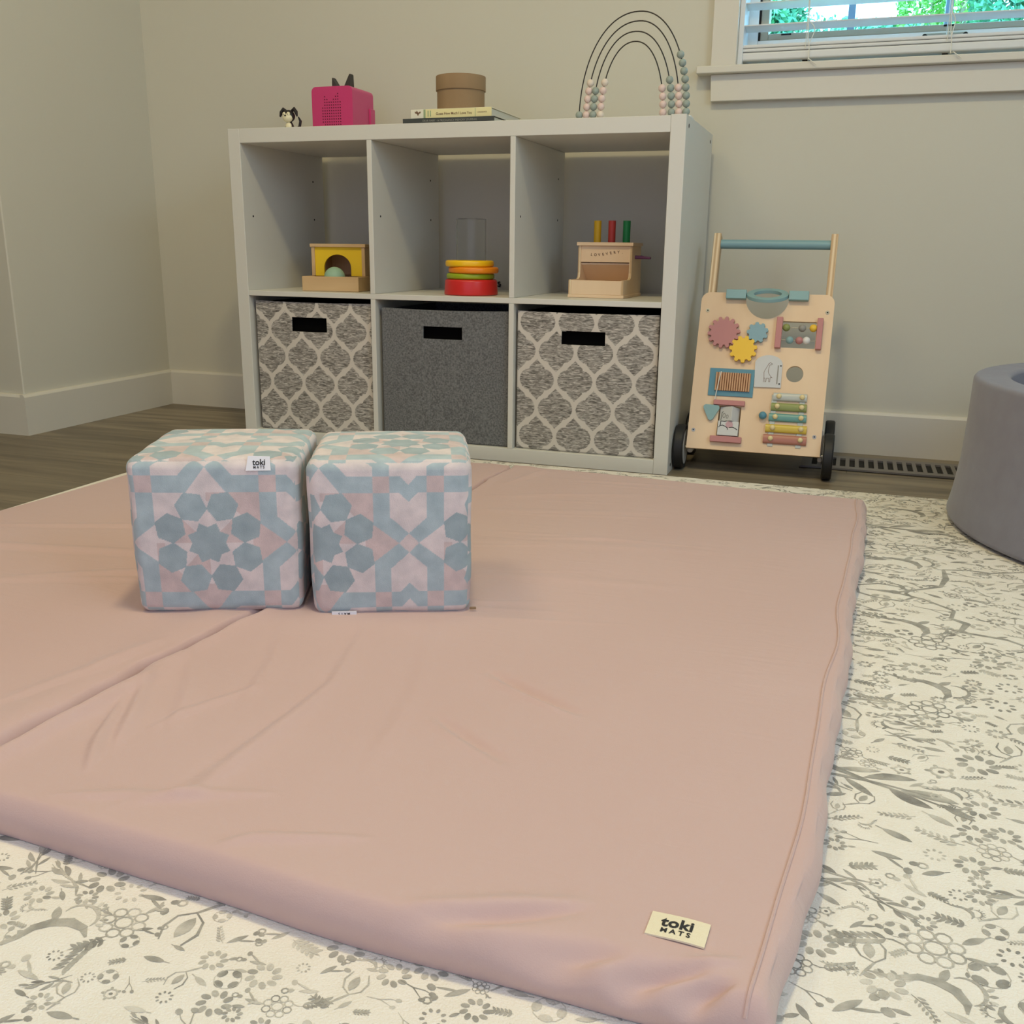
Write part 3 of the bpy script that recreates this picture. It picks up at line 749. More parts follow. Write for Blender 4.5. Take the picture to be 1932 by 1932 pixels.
def pline(X, Y, pts):
    best = np.full(X.shape, 9.0); T_ = np.zeros(X.shape); S_ = np.ones(X.shape); n = len(pts)-1
    for i in range(n):
        d, t, s = seg_d(X, Y, pts[i], pts[i+1]); k = d < best
        best[k] = d[k]; T_[k] = (i+t[k])/n; S_[k] = s[k]
    return best, T_, S_
# the fold between the halves
crease = [(.768, -1.62), (.7712, -1.543), (.7722, -1.5057), (.7749, -1.4399), (.7812, -1.3779), (.7785, -1.339), (.7869, -1.2443), (.7976, -1.1473), (.806, -1.05), (.812, -.8), (.8136, -.448), (.8155, -.3421), (.8249, -.19)]
crease = [(x+.0025*math.sin(y*38)+.0018*math.sin(y*90), y) for x, y in [(crease[i][0]+(crease[i+1][0]-crease[i][0])*q/4, crease[i][1]+(crease[i+1][1]-crease[i][1])*q/4) for i in range(len(crease)-1) for q in range(4)]+[crease[-1]]]
d, t, s = pline(Xw, Yw, crease)
H -= np.where(s < 0, .034*np.exp(-(d/(.0045+.021*(1-t)**2.2))**3), .034*np.exp(-(d/.003)**2))*(1-.6*t)
H += np.where(s < 0, .003*np.exp(-((d-.045)/.02)**2), .0045*np.exp(-((d-.010)/.010)**2))*(1-.5*t)
d2, t2, s2 = pline(Xw, Yw, [(.7705, -1.60), (.7860, -1.47), (.8000, -1.37), (.796, -1.30)])
H += .0060*np.exp(-(d2/.011)**2)*np.sin(PI*np.clip(t2, 0, 1))**.6
def fold(p, wid, amp, side=0.0, taper=.7):
    global H
    d, t, s = pline(Xw, Yw, p); e = np.sin(PI*np.clip(t*.96+.02, 0, 1))**taper
    w = wid*(.5+.5*e)
    amp *= 1.35; H += amp*e*np.exp(-(d/w)**2)
    if side: H -= side*e*np.exp(-((d-w*1.1)/(w*.8))**2)*(s > 0)
fold([(.9418, -1.1332), (.9894, -1.3143), (.9900, -1.4469), (.9850, -1.5442), (.930, -1.580)], .010, .0036, .0018)
fold([(.8042, -1.4135), (.8434, -1.4991), (.8708, -1.5427)], .007, .0045, .0015)
fold([(.7957, -1.3651), (.8364, -1.4404), (.8634, -1.498)], .009, .0050, .0015)
fold([(.9248, -1.340), (.8876, -1.4152), (.8717, -1.4644)], .008, .0022, .001)
fold([(.9835, -1.3862), (.979, -1.4886), (.9713, -1.5586)], .009, .0024, .001)
fold([(1.1541, -1.5507), (1.0689, -1.5808), (1.0462, -1.599)], .007, .0030, .001)
fold([(.8000, -1.30), (.85, -1.37), (.90, -1.47)], .009, .0022, .001)
fold([(.85, -1.19), (.90, -1.29), (.93, -1.40)], .009, .0020, .001)
fold([(.6882, -1.47), (.7228, -1.3802), (.7462, -1.2778)], .012, .0024, .001)
fold([(1.02, -1.12), (1.08, -1.30), (1.10, -1.46)], .012, .0016, .0008)
fold([(.87, -1.585), (.96, -1.555), (1.05, -1.52)], .008, .0028, .001)
fold([(1.1344, -1.2251), (1.1905, -1.2563), (1.2564, -1.2869)], .0075, -.0042)
fold([(1.13, -1.238), (1.187, -1.268), (1.25, -1.296)], .006, .0022)
fold([(1.1176, -1.3404), (1.1633, -1.3698), (1.2169, -1.4006)], .0065, -.0030)
fold([(1.113, -1.351), (1.158, -1.380), (1.21, -1.409)], .005, .0015)
fold([(.15, -1.09), (.2705, -1.0582), (.45, -1.02), (.62, -.99)], .014, .0030, .0015)
fold([(.16, -.98), (.3746, -.8985), (.55, -.86)], .012, .0022, .001)
fold([(.40, -1.16), (.522, -1.0965), (.66, -1.04)], .012, .0026, .0012)
fold([(.30, -1.22), (.4559, -1.1461), (.62, -1.09)], .012, .0018, .001)
fold([(.88, -.95), (1.1, -.90), (1.3, -.88)], .015, .0012)
fold([(.86, -.78), (1.1, -.74), (1.35, -.70)], .017, .0012)
fold([(.84, -.60), (1.0, -.56), (1.2, -.50)], .015, .0012)
fold([(.84, -.50), (1.0, -.44), (1.15, -.38)], .012, .0012)
fold([(.83, -.22), (.90, -.27), (.86, -.40)], .012, .003)
rng = np.random.default_rng(4)
for _ in range(16):
    x0, y0 = rng.uniform(.84, 1.02), rng.uniform(-1.13, -.3); L = rng.uniform(.12, .3); an = rng.uniform(.05, .35)
    fold([(x0, y0), (x0+L*math.cos(an), y0+L*math.sin(an))], .006, rng.uniform(.0004, .0009))
H += .0012*np.sin(Xw*9+Yw*5)+.0008*np.sin(Xw*4-Yw*13)
# sagging, gathered front edge
fr = np.exp(-(Vv/.075)**2)
fold([(1.205, -1.625), (1.2493, -1.6125), (1.2856, -1.5986), (1.3328, -1.5764)], .0075, -.0060)
fold([(1.215, -1.612), (1.255, -1.600), (1.29, -1.585), (1.335, -1.565)], .009, .0040)
fold([(1.2643, -1.632), (1.3146, -1.622), (1.3682, -1.608)], .0085, -.011)
fold([(1.3518, -1.628), (1.385, -1.616), (1.4241, -1.603)], .0070, -.013)
fold([(1.3908, -1.628), (1.4199, -1.618), (1.4409, -1.611)], .0050, -.012)
fold([(1.37, -1.616), (1.41, -1.604), (1.445, -1.590)], .005, .004)
Zw = RZ+.0006+H*np.clip(D1, 0, 1)*np.clip(D2, 0, 1)
# the soft sides bulge
bulge = .006*np.sin(PI*np.clip(D1, 0, 1))*(D1 < .999); Xw = Xw+np.where(Uu > .7, 1, -1)*bulge
bulge = .006*np.sin(PI*np.clip(D2, 0, 1))*(D2 < .999); Yw = Yw+np.where(Vv > .7, 1, -1)*bulge
mt = thing('play_mat', 'square blush pink padded play mat in two halves on the floral rug', 'mat', (0, 0, 0))
cover = grid_mesh('mat_cover', Xw, Yw, Zw, None, M['pink'], mt)
MB().add([(Xw[j, i], Yw[j, i], RZ+.0004) for j, i in ((0, 0), (0, -1), (-1, -1), (-1, 0))], [(0, 1, 2, 3)]).build('underside', M['pink'], mt)
# piped seam along the right and front top edges
def surf(i, j): return (Xw[j, i], Yw[j, i], Zw[j, i])
ii = int(np.argmin(np.abs(pu-(MWD-.014)))); sp_ = [(Xw[j, ii]+.002*math.sin(j*.05), Yw[j, ii], Zw[j, ii]+.0006) for j in range(10, nv-14, 4)]
MB().tube(sp_, .0014, 6).build('piping', M['pinkside'], mt, smooth=True)
def mat_z(x, y):
    k = np.argmin((Xw-x)**2+(Yw-y)**2); return float(Zw.ravel()[k])
# sewn label, near right corner
LA = [(1.3798, -1.5610), (1.4205, -1.5629), (1.4195, -1.5865), (1.3787, -1.5870)]
lz = mat_z(1.40, -1.574)+.0012
lux = Vector((LA[1][0]-LA[0][0], LA[1][1]-LA[0][1])); lux.normalize(); luy = Vector((-lux.y, lux.x)); lc = Vector((1.4, -1.5744))
def lp(a, b_, z=0.0): p = lc+lux*a+luy*b_; return (p.x, p.y, lz+z)
def lp3(a, b_, w): return lp(a, b_, w+.0009*math.sin(a*90+1)*math.cos(b_*60))
lbm = MB(); nx, ny = 14, 8
V = [lp3(-.0204+.0408*i/nx, -.0122+.0244*j/ny, h) for h in (-.0008, .0006) for j in range(ny+1) for i in range(nx+1)]
q = (nx+1)*(ny+1); F = []
for j in range(ny):
    for i in range(nx):
        a = j*(nx+1)+i; F += [(a, a+1, a+nx+2, a+nx+1), (q+a, q+a+1, q+a+nx+2, q+a+nx+1)]
for i in range(nx): F += [(i, i+1, q+i+1, q+i), (ny*(nx+1)+i, ny*(nx+1)+i+1, q+ny*(nx+1)+i+1, q+ny*(nx+1)+i)]
for j in range(ny): F += [(j*(nx+1), (j+1)*(nx+1), q+(j+1)*(nx+1), q+j*(nx+1)), (j*(nx+1)+nx, (j+1)*(nx+1)+nx, q+(j+1)*(nx+1)+nx, q+j*(nx+1)+nx)]
lab = lbm.add(V, F).build('brand_label', M['label'], mt, smooth=True)
tx = MB(); add_text(tx, 'toki', .0136, lambda a, b_: lp3(a-.0008, b_+.0028, .0009), .00045, 1.04)
tx.build('lettering', M['ink'], lab)
tx = MB(); add_text(tx, 'MATS', .0062, lambda a, b_: lp3(a-.0008, b_-.0058, .0009), .0002, 1.55)
tx.build('lettering', M['ink'], lab)

# ------------------------------------------------------------------ printed foam cubes
def tilepat(X, Y):
    """colours of the printed tile, X, Y in tile units (star centre 0,0, half period 480)."""
    U = (X+480) % 960-480; V = (Y+480) % 960-480
    x = np.abs(U); y = np.abs(V); n = X.shape
    G = np.array(rgb(180, 196, 200)[:3]); G2 = np.array(rgb(168, 184, 188)[:3]); P1 = np.array(rgb(228, 215, 212)[:3]); P2 = np.array(rgb(215, 194, 190)[:3])
    C = np.empty(n+(3,)); C[:] = P1
    ang = np.arctan2(V, U); r = np.hypot(U, V)
    # alternate warmer patches
    side = ((U > 0) & (V > 0)) | ((U < 0) & (V < 0))
    C[(x < 287) & (y < 287) & side & (r > 240)] = P2
    C[(y < 110) & (x > 240) & (x < 430) & (U > 0)] = P2
    C[(x < 110) & (y > 240) & (y < 430) & (V < 0)] = P2
    C[(r < 200) & (np.floor((ang+PI)/(PI/4)) % 3 == 1)] = P2
    def band(a, b_):
        k = inpoly(a, b_, [(287, 106), (379, 146), (379, 290), (287, 290)])
        k |= inpoly(a, b_, [(287, 106), (425, 0), (480, 56), (379, 146)])
        k |= (a > 379) & (b_ > 287-np.clip(52-np.abs(480-a), 0, 99)) & (b_ < 379-np.clip(50-np.abs(480-a)*1.1, 0, 99))
        return k
    C[band(x, y) | band(y, x)] = G
    k = (np.abs(x-333) < 46) & (np.abs(y-333) < 46); C[k] = P2
    k = (480-x)+y < 56; C[k] = P2*.5+P1*.5
    for q in range(8):
        a = PI/8+q*PI/4; cx, cy = 222*math.cos(a), 222*math.sin(a)
        P = [(cx+88*math.cos(a+PI+2*PI*i/6), cy+88*math.sin(a+PI+2*PI*i/6)) for i in range(6)]
        C[inpoly(U, V, P)] = G2*(.94+.05*(q % 3))
    P = []
    for q in range(8):
        a = PI/8+q*PI/4; P += [(122*math.cos(a), 122*math.sin(a)), (92*math.cos(a+PI/8), 92*math.sin(a+PI/8))]
    C[inpoly(U, V, P)] = G2*.97
    return C
def foam_cube(label, loc, rz, sx, sy, sz, offs, n=236, r=.0135, bul=.0035, taper=.012, lean=0.0, seed=0):
    t = thing('foam_cube', label, 'foam cube', loc, rz, 'printed foam cubes on the pink mat')
    K = 960/.2165; VS = []; FS = []; CS = []; o = 0
    g = np.linspace(-1, 1, n); g = np.sign(g)*np.abs(g)**.9; A, B = np.meshgrid(g, g)
    one = np.ones_like(A)
    faces = [(A, -one, B, 0), (one, A, B, 1), (-A, one, B, 2), (-one, -A, B, 3), (A, B, one, 4), (A, -B, -one, 5)]
    hs = np.array([sx, sy, sz])/2
    for X, Y, Z, k in faces:
        P = np.stack([X, Y, Z], -1)*hs
        ou, ov = offs[k]
        if k in (0, 2): a, b_ = P[..., 0]*(1 if k == 0 else -1), P[..., 2]
        elif k in (1, 3): a, b_ = P[..., 1]*(1 if k == 1 else -1), P[..., 2]
        else: a, b_ = P[..., 0], P[..., 1]
        C = tilepat((a+ou)*K, (b_+ov)*K)
        # seam stitching
        inner = hs-r; Q = np.clip(P, -inner, inner); d = P-Q; L = np.linalg.norm(d, axis=-1, keepdims=True); L[L < 1e-9] = 1
        N_ = d/L; R = Q+N_*r
        ua = np.cos(R[..., 0]/hs[0]*PI/2)*1; ub = np.cos(R[..., 1]/hs[1]*PI/2); uc = np.cos(R[..., 2]/hs[2]*PI/2)
        if k in (0, 2): f = ua*uc
        elif k in (1, 3): f = ub*uc
        else: f = ua*ub
        f = np.clip(f, 0, 1)**.6
        R = R+N_*(bul*f)[..., None]
        z01 = (R[..., 2]/hs[2]+1)/2
        R[..., 0] *= 1-taper*(1-z01)*1.6; R[..., 1] *= 1-taper*(1-z01)*1.6
        R[..., 0] += lean*z01
        wob = .0007*np.sin(R[..., 0]*61+seed)*np.sin(R[..., 2]*53+2*seed)+.0004*np.sin(R[..., 1]*90+R[..., 0]*40)
        R = R+N_*wob[..., None]*(np.abs(R[..., 2:3]) < hs[2]*.98)
        R[..., 2] += hs[2]
        idx = np.arange((n-1)*(n-1)); rr = idx//(n-1); cc = idx % (n-1); a0 = rr*n+cc
        FS.append(np.stack([a0, a0+1, a0+n+1, a0+n], 1)+o); VS.append(R.reshape(-1, 3)); CS.append(C.reshape(-1, 3)); o += n*n
    V = np.concatenate(VS); F = np.concatenate(FS); C = np.concatenate(CS)
    me = bpy.data.meshes.new('cover'); me.from_pydata(V.tolist(), [], F.tolist()); me.materials.append(M['cube'])
    at = me.color_attributes.new('Col', 'FLOAT_COLOR', 'POINT'); C4 = np.ones((len(V), 4), np.float32); C4[:, :3] = C; at.data.foreach_set('color', C4.ravel())
    import bmesh
    bm = bmesh.new(); bm.from_mesh(me); bmesh.ops.remove_doubles(bm, verts=bm.verts, dist=2e-5); bmesh.ops.recalc_face_normals(bm, faces=bm.faces); bm.to_mesh(me); bm.free()
    me.polygons.foreach_set('use_smooth', [True]*len(me.polygons))
    ob = bpy.data.objects.new('cover', me); COL.objects.link(ob); ob.parent = t
    return t
c1 = foam_cube('patterned foam cube, the left of the pair, white tag standing on its front top edge', (.7130, -1.0830, mat_z(.74, -1.05)-.002), .405, .2070, .2080, .1990,
    [(.008, .006), (.05, .02), (0, 0), (.03, .05), (.105, .100), (0, 0)], seed=1)
c2 = foam_cube('patterned foam cube, the right of the pair, tag peeking from under it', (.9160, -1.0110, mat_z(.95, -1.0)-.002), .4146, .2010, .2030, .2010,
    [(.0850, .004), (.05, .02), (0, 0), (.03, .05), (-.012, .008), (0, 0)], seed=2)
# tags
def cube_tag(t, x, z, flip, w=.0300, h=.0165, name='brand_tag'):
    m = MB(); y0 = -.1062
    tg = m.add([(x-w/2, y0, z), (x+w/2, y0+.001, z), (x+w/2-.001, y0+.006, z+h), (x-w/2+.003, y0+.005, z+h+.001),
                (x-w/2, y0-.0008, z), (x+w/2, y0+.0002, z), (x+w/2-.001, y0+.0052, z+h), (x-w/2+.003, y0+.0042, z+h+.001)],
                [(0, 1, 2, 3), (7, 6, 5, 4), (0, 4, 5, 1), (1, 5, 6, 2), (2, 6, 7, 3), (3, 7, 4, 0)]).build(name, M['labelw'], t)
    pl = lambda a, b_: (x+a, y0-.0004+.0055*((b_+h/2)/h)-.0008, z+h/2+b_)
    tx = MB(); add_text(tx, 'toki', .0098, lambda a, b_: pl(a+.001, b_+.0014), .00022); add_text(tx, 'MATS', .0042, lambda a, b_: pl(a+.001, b_-.0043), .0001, 1.5); tx.build('lettering', M['ink'], tg)
cube_tag(c1, .057, .1850, False)
m = MB(); m.box(-.0755, -.0445, -.1052, -.1042, .0012, .0078)
tg = m.build('brand_tag', M['labelw'], c2)
tx = MB(); add_text(tx, 'MATS', .0045, lambda a, b_: (-.060-a, -.1054, .0046-b_), .0001, 1.5); tx.build('lettering', M['ink'], tg)
MB().box(.0985, .107, -.098, -.0955, .004, .0075).build('zip_pull', M['kraft'], c2, bevel=.0008)
MB().tube([(-.1005, -.078, .172), (-.1035, -.074, .183), (-.100, -.066, .190)], .0012, 6).build('zip_pull', M['steel'], c1, smooth=True)

# ------------------------------------------------------------------ ball pit
prof = []
def arcp(cx, cz, r, a0, a1, n=8): return [(cx+r*math.cos(a0+(a1-a0)*k/n), cz+r*math.sin(a0+(a1-a0)*k/n)) for k in range(n+1)]
RB, RT, BHt = .448, .431, .273
prof = [(RB-.06, .002)]+arcp(RB-.012, .016, .012, -PI/2, 0, 5)+[(RB-.006, .05), (RB-.013, .11), (RT+.001, .19)]+arcp(RT-.010, BHt-.010, .010, 0, PI/2)+arcp(RT-.064+.009, BHt-.010, .009, PI/2, PI)+[(RT-.062, .02), (0, .018)]
bp_ = thing('ball_pit', 'round grey fabric foam ball pit cut off by the right side', 'ball pit', (2.131, -.192, RZ+.0006), 0)
MB().lathe(prof, n=128).build('foam_wall', M['foam'], bp_, smooth=True, angle=.9)

# ------------------------------------------------------------------ floor register
rg = thing('floor_register', 'dark slotted metal heat register set in the floor below the window', 'floor vent', (1.395, .205, 0))
RW, RD = .50, .150
outer = [(0, 0), (RW, 0), (RW, RD), (0, RD)]; holes = []
ns = 21
for k in range(ns):
    x = .024+k*(RW-.048)/ns
    for y0, y1 in ((.026, .124),): holes.append([(x, y0), (x+.0125, y0), (x+.0125, y1), (x, y1)])
MB().prism([outer]+holes, .0008, .0052, lambda a, b_, w: (a, b_, w)).build('grille', M['vent'], rg)
MB().box(.012, RW-.012, .012, RD-.012, .0003, .0007).build('duct_opening', M['dark'], rg)
MB().box(-.003, RW+.003, -.004, 0, .0003, .0012).build('front_dark_strip', M['dark'], rg)  # thin dark strip along the front edge of the register
# ------------------------------------------------------------------ things on top of the shelf unit
TZ = SH+.0022
# magenta story-player box with ears
pb = thing('story_box', 'magenta fabric story-player box with two dark rubber ears on top of the shelf', 'music box', (.1290, .185, TZ))
bs = .115
fr_ = rrect(0, bs, 0, bs*.985, .012, 6)
body = MB().prism([fr_], 0, bs, lambda a, b_, w: (a, w, b_)).build('box_body', M['pinkbox'], pb, bevel=.004, seg=3)
rows = ['.......x.', '.x....xx.', '.xx..xxx.', '.xxxxxxxx', '.xxxxxxxx', 'xxxxxxxxx', 'xxxxxxxxx', 'xxxxxxxxx', 'xxxxxxxxx', 'xxxxxxxxx', 'xxxxxxxxx', '.xxxxxxxx']
m = MB()
for j, rw in enumerate(rows):
    for i, ch in enumerate(rw):
        if ch == 'x': m.cyl((.031+i*.0062, -.0006, .096-j*.0066), .0015, .0012, 'y', 8)
m.build('speaker_grille', mat('grille_holes', rgb(92, 16, 44), .9), body)
for x0, w, h, ln in ((.040, .024, .027, -.006), (.070, .026, .034, .006)):
    xs = [(x0, -.004), (x0+w, -.004), (x0+w/2+ln*1.6+.002, h-.002), (x0+w/2+ln*1.6-.002, h)]
    MB().prism([xs], .034, .050, lambda a, b_, w_: (a, w_, bs*.985+b_)).build('ear', M['earrub'], pb, bevel=.003, seg=3)
MB().box(bs-.0005, bs+.007, .085, .112, .028, .070).build('charging_plate', M['pinkbox'], pb, bevel=.003)

# small puppy figurine (plain toy dog)
pp = thing('dog_figurine', 'small black and cream toy dog figurine on the shelf top, left of the magenta box', 'figurine', (.1040, .115, TZ))
m = MB(); m.lathe([(0, 0), (.0125, 0), (.0135, .003), (.012, .010), (.009, .018), (.006, .024), (0, .026)], n=24)
bd = m.build('body', M['skunkblk'], pp, smooth=True)
MB().sphere((.001, -.0065, .012), .0085, 18, 12, (1, .7, 1.3)).build('chest', M['cream'], bd, smooth=True)
hd = MB().sphere((0, -.002, .037), .0158, 24, 16, (1, .92, .92)).build('head', M['skunkblk'], pp, smooth=True)
MB().sphere((0, -.0075, .0335), .0132, 24, 14, (1.02, .86, .88)).build('muzzle', M['cream'], hd, smooth=True)
for s in (-1, 1):
    MB().sphere((s*.0058, -.0135, .0400), .0052, 12, 8, (.9, .9, 1.1)).build('eye_patch', M['cream'], hd, smooth=True)
    MB().sphere((s*.0056, -.0176, .0398), .0013, 8, 6).build('eye', M['ink'], hd, smooth=True)
MB().sphere((0, -.0192, .0368), .0022, 10, 8, (1.2, 1, .9)).build('nose', M['ink'], hd, smooth=True)
for s in (-1, 1):
    MB().tube([(s*.008, 0, .049), (s*.015, -.001, .0535), (s*.021, -.002, .046), (s*.024, -.003, .036)], [.0035, .0048, .0045, .002], 10).build('ear', M['skunkblk'], hd, smooth=True)
MB().tube([(.010, .008, .008), (.022, .010, .012), (.026, .009, .026), (.021, .008, .036)], [.003, .0038, .0036, .0015], 10).build('tail', M['skunkblk'], pp, smooth=True)
for s in (-1, 1): MB().sphere((s*.0085, -.010, .0035), .0042, 12, 8, (1, 1.3, .8)).build('paw', M['whitep'], pp, smooth=True)

# books
def book(name, label, loc, rz, w, d, h, cov, spine_parts, pagemat):
    t = thing('book', label, 'book', loc, rz, 'books stacked on the shelf top')
    m = MB(); m.box(0, w, 0, d, 0, .0018).box(0, w, 0, d, h-.0018, h).box(0, w, 0, .002, .0018, h-.0018)
    m.build('cover', cov, t, bevel=.0006)
    MB().box(.003, w-.003, .002, d-.003, .0018, h-.0018).build('pages', M['pages'], t)
    for a, b_, mm in spine_parts: MB().box(a, b_, -.0002, .0002, .0004, h-.0004).build('spine_panel', mm, t)
    return t
b2 = book('b', 'dark charcoal hardback book with silver spine lettering, at the bottom of the stack', (.4480, .042, TZ), -.012, .2265, .185, .0128, M['bookdark'], [], M['pages'])
tx = MB(); add_text(tx, 'DEAR BABY \u00b7 A PREGNANCY MEMORY JOURNAL', .0062, lambda a, b_: (.118+a, -.0005, .0068+b_), 0, 1.0)
tx.build('spine_lettering', M['silverink'], b2)
b1 = book('b', 'pale yellow picture book with a white left end on its spine, under the round box', (.4650, .050, TZ+.0130), -.010, .2000, .205, .0200, M['bookwhite'],
    [(.033, .2001, M['bookyel']), (.0005, .033, M['bookwhite'])], M['pages'])
MB().box(.0325, .0375, -.0005, -.0002, .0006, .0194).build('spine_panel', M['bookgrn'], b1)
MB().box(.160, .1612, -.0005, -.0002, .001, .019).build('spine_panel', M['bookgrn'], b1)
tx = MB(); add_text(tx, 'Guess How Much I Love You', .0076, lambda a, b_: (.108+a, -.0006, .0092+b_), .0001, .98)
add_text(tx, 'CANDLEWICK', .0042, lambda a, b_: (.178+a, -.0006, .0098+b_), 0, .8)
tx.build('spine_lettering', M['inkbrown'], b1)
m = MB()
for cx in (.044, .050): m.box(cx-.0012, cx+.0012, -.0006, -.0003, .004, .0165)
m.build('author_lettering', M['bookgrn'], b1)
m = MB()
for (x, z, a, L) in ((.018, .006, 1.4, .008), (.016, .011, 2.5, .007), (.020, .011, .6, .007), (.018, .009, 1.9, .009)):
    mm = Motif(); mm.lens(x, z, a, L, .004)
    for pts, c in mm.p: m.add([(p[0], -.0005, p[1]) for p in pts], [tuple(range(len(pts)))])
m.build('spine_motif', M['inkbrown'], b1)
# round kraft box
rbx = thing('round_box', 'round brown kraft-card box with a lid, standing on the yellow book', 'box', (.5560, .135, TZ+.0332))
MB().lathe([(0, 0), (.0550, 0), (.0558, .0008), (.0558, .066), (0, .066)], n=80).build('box_body', M['kraft'], rbx, smooth=True)
MB().lathe([(.0560, .0470), (.0583, .0470), (.0585, .0476), (.0585, .0778), (.0578, .0790), (0, .0790)], n=80).build('lid', M['kraft'], rbx, smooth=True)

# rainbow bead abacus
ab = thing('bead_abacus', 'rainbow-shaped wire abacus with sage and blush beads, at the right end of the shelf top', 'abacus', (.9700, .120, TZ))
MB().box(-.135, .135, -.022, .022, 0, .0095).build('base', M['whitep'], ab, bevel=.003)
WR = [(-.1205, .1210, .9930, .0), (-.1040, .1050, .9740, .0), (-.0885, .0885, .9535, .0), (-.0715, .0700, .9335, .0)]
zb = .0095; BD = .0165; BRr = .0082
cols = {0: ([M['beadgrey']], [M['beadgrey']]*8), 1: ([M['beadpink']]*4+[M['beadcream']], [M['beadpink']]*4), 2: ([M['beadgrey']]*4, [M['beadgrey']]*5), 3: ([M['beadcream']]+[M['beadpink']]*3+[M['beadcream']], [M['beadpink']]*4)}
for i, (xa, xb, zt, _) in enumerate(WR):
    xc = (xa+xb)/2+(.008 if i < 2 else 0.002); hh = zt-TZ-zb; pts = []
    for k in range(49):
        a = PI-PI*k/48; ca = math.cos(a); w = (xb-xc) if ca > 0 else (xc-xa)
        pts.append((xc+w*(abs(ca)**.93)*(1 if ca > 0 else -1), 0, zb+hh*math.sin(a)**.97))
    MB().tube(pts, .00135, 8).build('wire', M['wire'], ab, smooth=True)
    for s, lst in ((0, cols[i][0]), (1, cols[i][1])):
        for k, mm in enumerate(lst):
            z = .0008+zb+BRr+BD*k; q = min(1, (z-zb)/hh); sn = q**(1/.97); ca = math.sqrt(max(0, 1-sn*sn))**.93
            x = xc-(xc-xa)*ca if s == 0 else xc+(xb-xc)*ca
            MB().sphere((x, 0, z), BRr, 20, 12).build('bead', mm, ab, smooth=True)

# ------------------------------------------------------------------ toys in the cubes
SZ = ZM+TI/2+.0004
# object-permanence box
ob = thing('permanence_box', 'wooden ball-drop box with yellow arched front, upper left cube', 'toy', (.162, .0430, SZ), .12)
W_ = .150; m = MB()
m.box(0, W_, 0, .009, 0, .036).box(0, .009, .009, .19, 0, .036).box(W_-.009, W_, .009, .19, 0, .036).box(.009, W_-.009, .181, .19, 0, .036).box(.009, W_-.009, .009, .181, 0, .006)
m.build('tray', M['beech'], ob, bevel=.0015)
y0 = .058
m = MB(); m.box(.003, .012, y0, .178, .0361, .107).box(W_-.012, W_-.003, y0, .178, .0361, .107).box(.012, W_-.012, .170, .178, .0361, .107).box(.0005, W_-.0005, y0-.003, .1805, .107, .115)
m.build('box_body', M['beech'], ob, bevel=.001)
ax, aw = .0720, .0365
arch = [(ax-aw, .0361), (ax-aw, .0361+.020)]+[(ax+aw*math.cos(PI-PI*k/20), .0561+.033*math.sin(PI*k/20)) for k in range(1, 20)]+[(ax+aw, .0561), (ax+aw, .0361)]
outl = [(.012, .0361)]+arch+[(W_-.012, .0361), (W_-.012, .107), (.012, .107)]
MB().prism([outl], y0+.003, y0+.009, lambda a, b_, w: (a, w, b_)).build('front_panel', M['boxyel'], ob)
bx = MB().sphere((0, 0, 0), .0265, 32, 20)
bo = bx.build('wooden_ball', M['mint'], None, smooth=True); c_, s_ = math.cos(.12), math.sin(.12)
lx, ly = .0760, y0-.0285; bo.location = (.162+lx*c_-ly*s_, .0430+lx*s_+ly*c_, SZ+.006+.0268)
tag(bo, 'mint green wooden ball in the arch of the yellow-fronted box', 'ball')

# ring stacker
cx, cy = .5982, .093
def ring(label, x, y, z, ro, ri, h, mm, tilt=0.0, rnd=.005):
    pr = arcp(ro-rnd, rnd, rnd, -PI/2, 0, 4)+arcp(ro-rnd, h-rnd, rnd, 0, PI/2, 4)+arcp(ri+rnd*.6, h-rnd*.6, rnd*.6, PI/2, PI, 3)+arcp(ri+rnd*.6, rnd*.6, rnd*.6, PI, 3*PI/2, 3)
    pr.append(pr[0])
    t = MB().lathe(pr, n=72).build('stacking_ring', mm, None, smooth=True, angle=1.0); t.location = (x, y, z); t.rotation_euler = (0, tilt, 0)
    return tag(t, label, 'toy ring', 'rings stacked in the upper middle cube')
pr = [(0, 0)]+arcp(.0648-.003, .003, .003, -PI/2, 0, 4)+arcp(.0628-.006, .0365-.006, .006, 0, PI/2, 5)+[(.046, .0365), (.046, .008), (0, .008)]
rbs = MB().lathe(pr, n=80).build('toy_drum_base', M['red'], None, smooth=True, angle=.9); rbs.location = (cx, cy, SZ); tag(rbs, 'red round base drum, lowest of the stack in the upper middle cube', 'toy')
ring('lime green ring lying directly on the red drum', cx-.0015, cy, SZ+.0368, .0578, .0418, .0138, M['lime'])
ring('orange ring between the lime green and the yellow ring', cx+.0065, cy, SZ+.0508, .0602, .0428, .0145, M['orange'], 0)
ring('yellow ring, topmost of the stack around the clear tube', cx-.0035, cy, SZ+.0655, .0582, .0418, .0150, M['yel2'])
tb = MB().lathe([(.0342, 0), (.0357, 0), (.0357, .1668), (.0350, .1675), (.0342, .1668), (.0342, 0)], n=64).build('clear_tube', M['acrylic'], None, smooth=True)
tb.location = (cx+.0005, cy, SZ+.0082); tag(tb, 'upright clear acrylic tube rising out of the stacked rings', 'tube')
# small black cable clip on the wall, seen through the middle cube
cl = MB(); cl.tube([(.003, -.002, .007), (-.003, -.002, .006), (-.002, -.002, .002), (.003, -.002, 0), (.002, -.002, -.005), (-.004, -.002, -.004)], [.0018, .002, .0022, .0026, .003, .0016], 10)
clo = cl.build('cable_clip', M['black'], None, smooth=True); clo.location = (.5475, WY-.001, .3975); tag(clo, 'tiny black cable clip on the wall behind the stacked rings', 'clip')

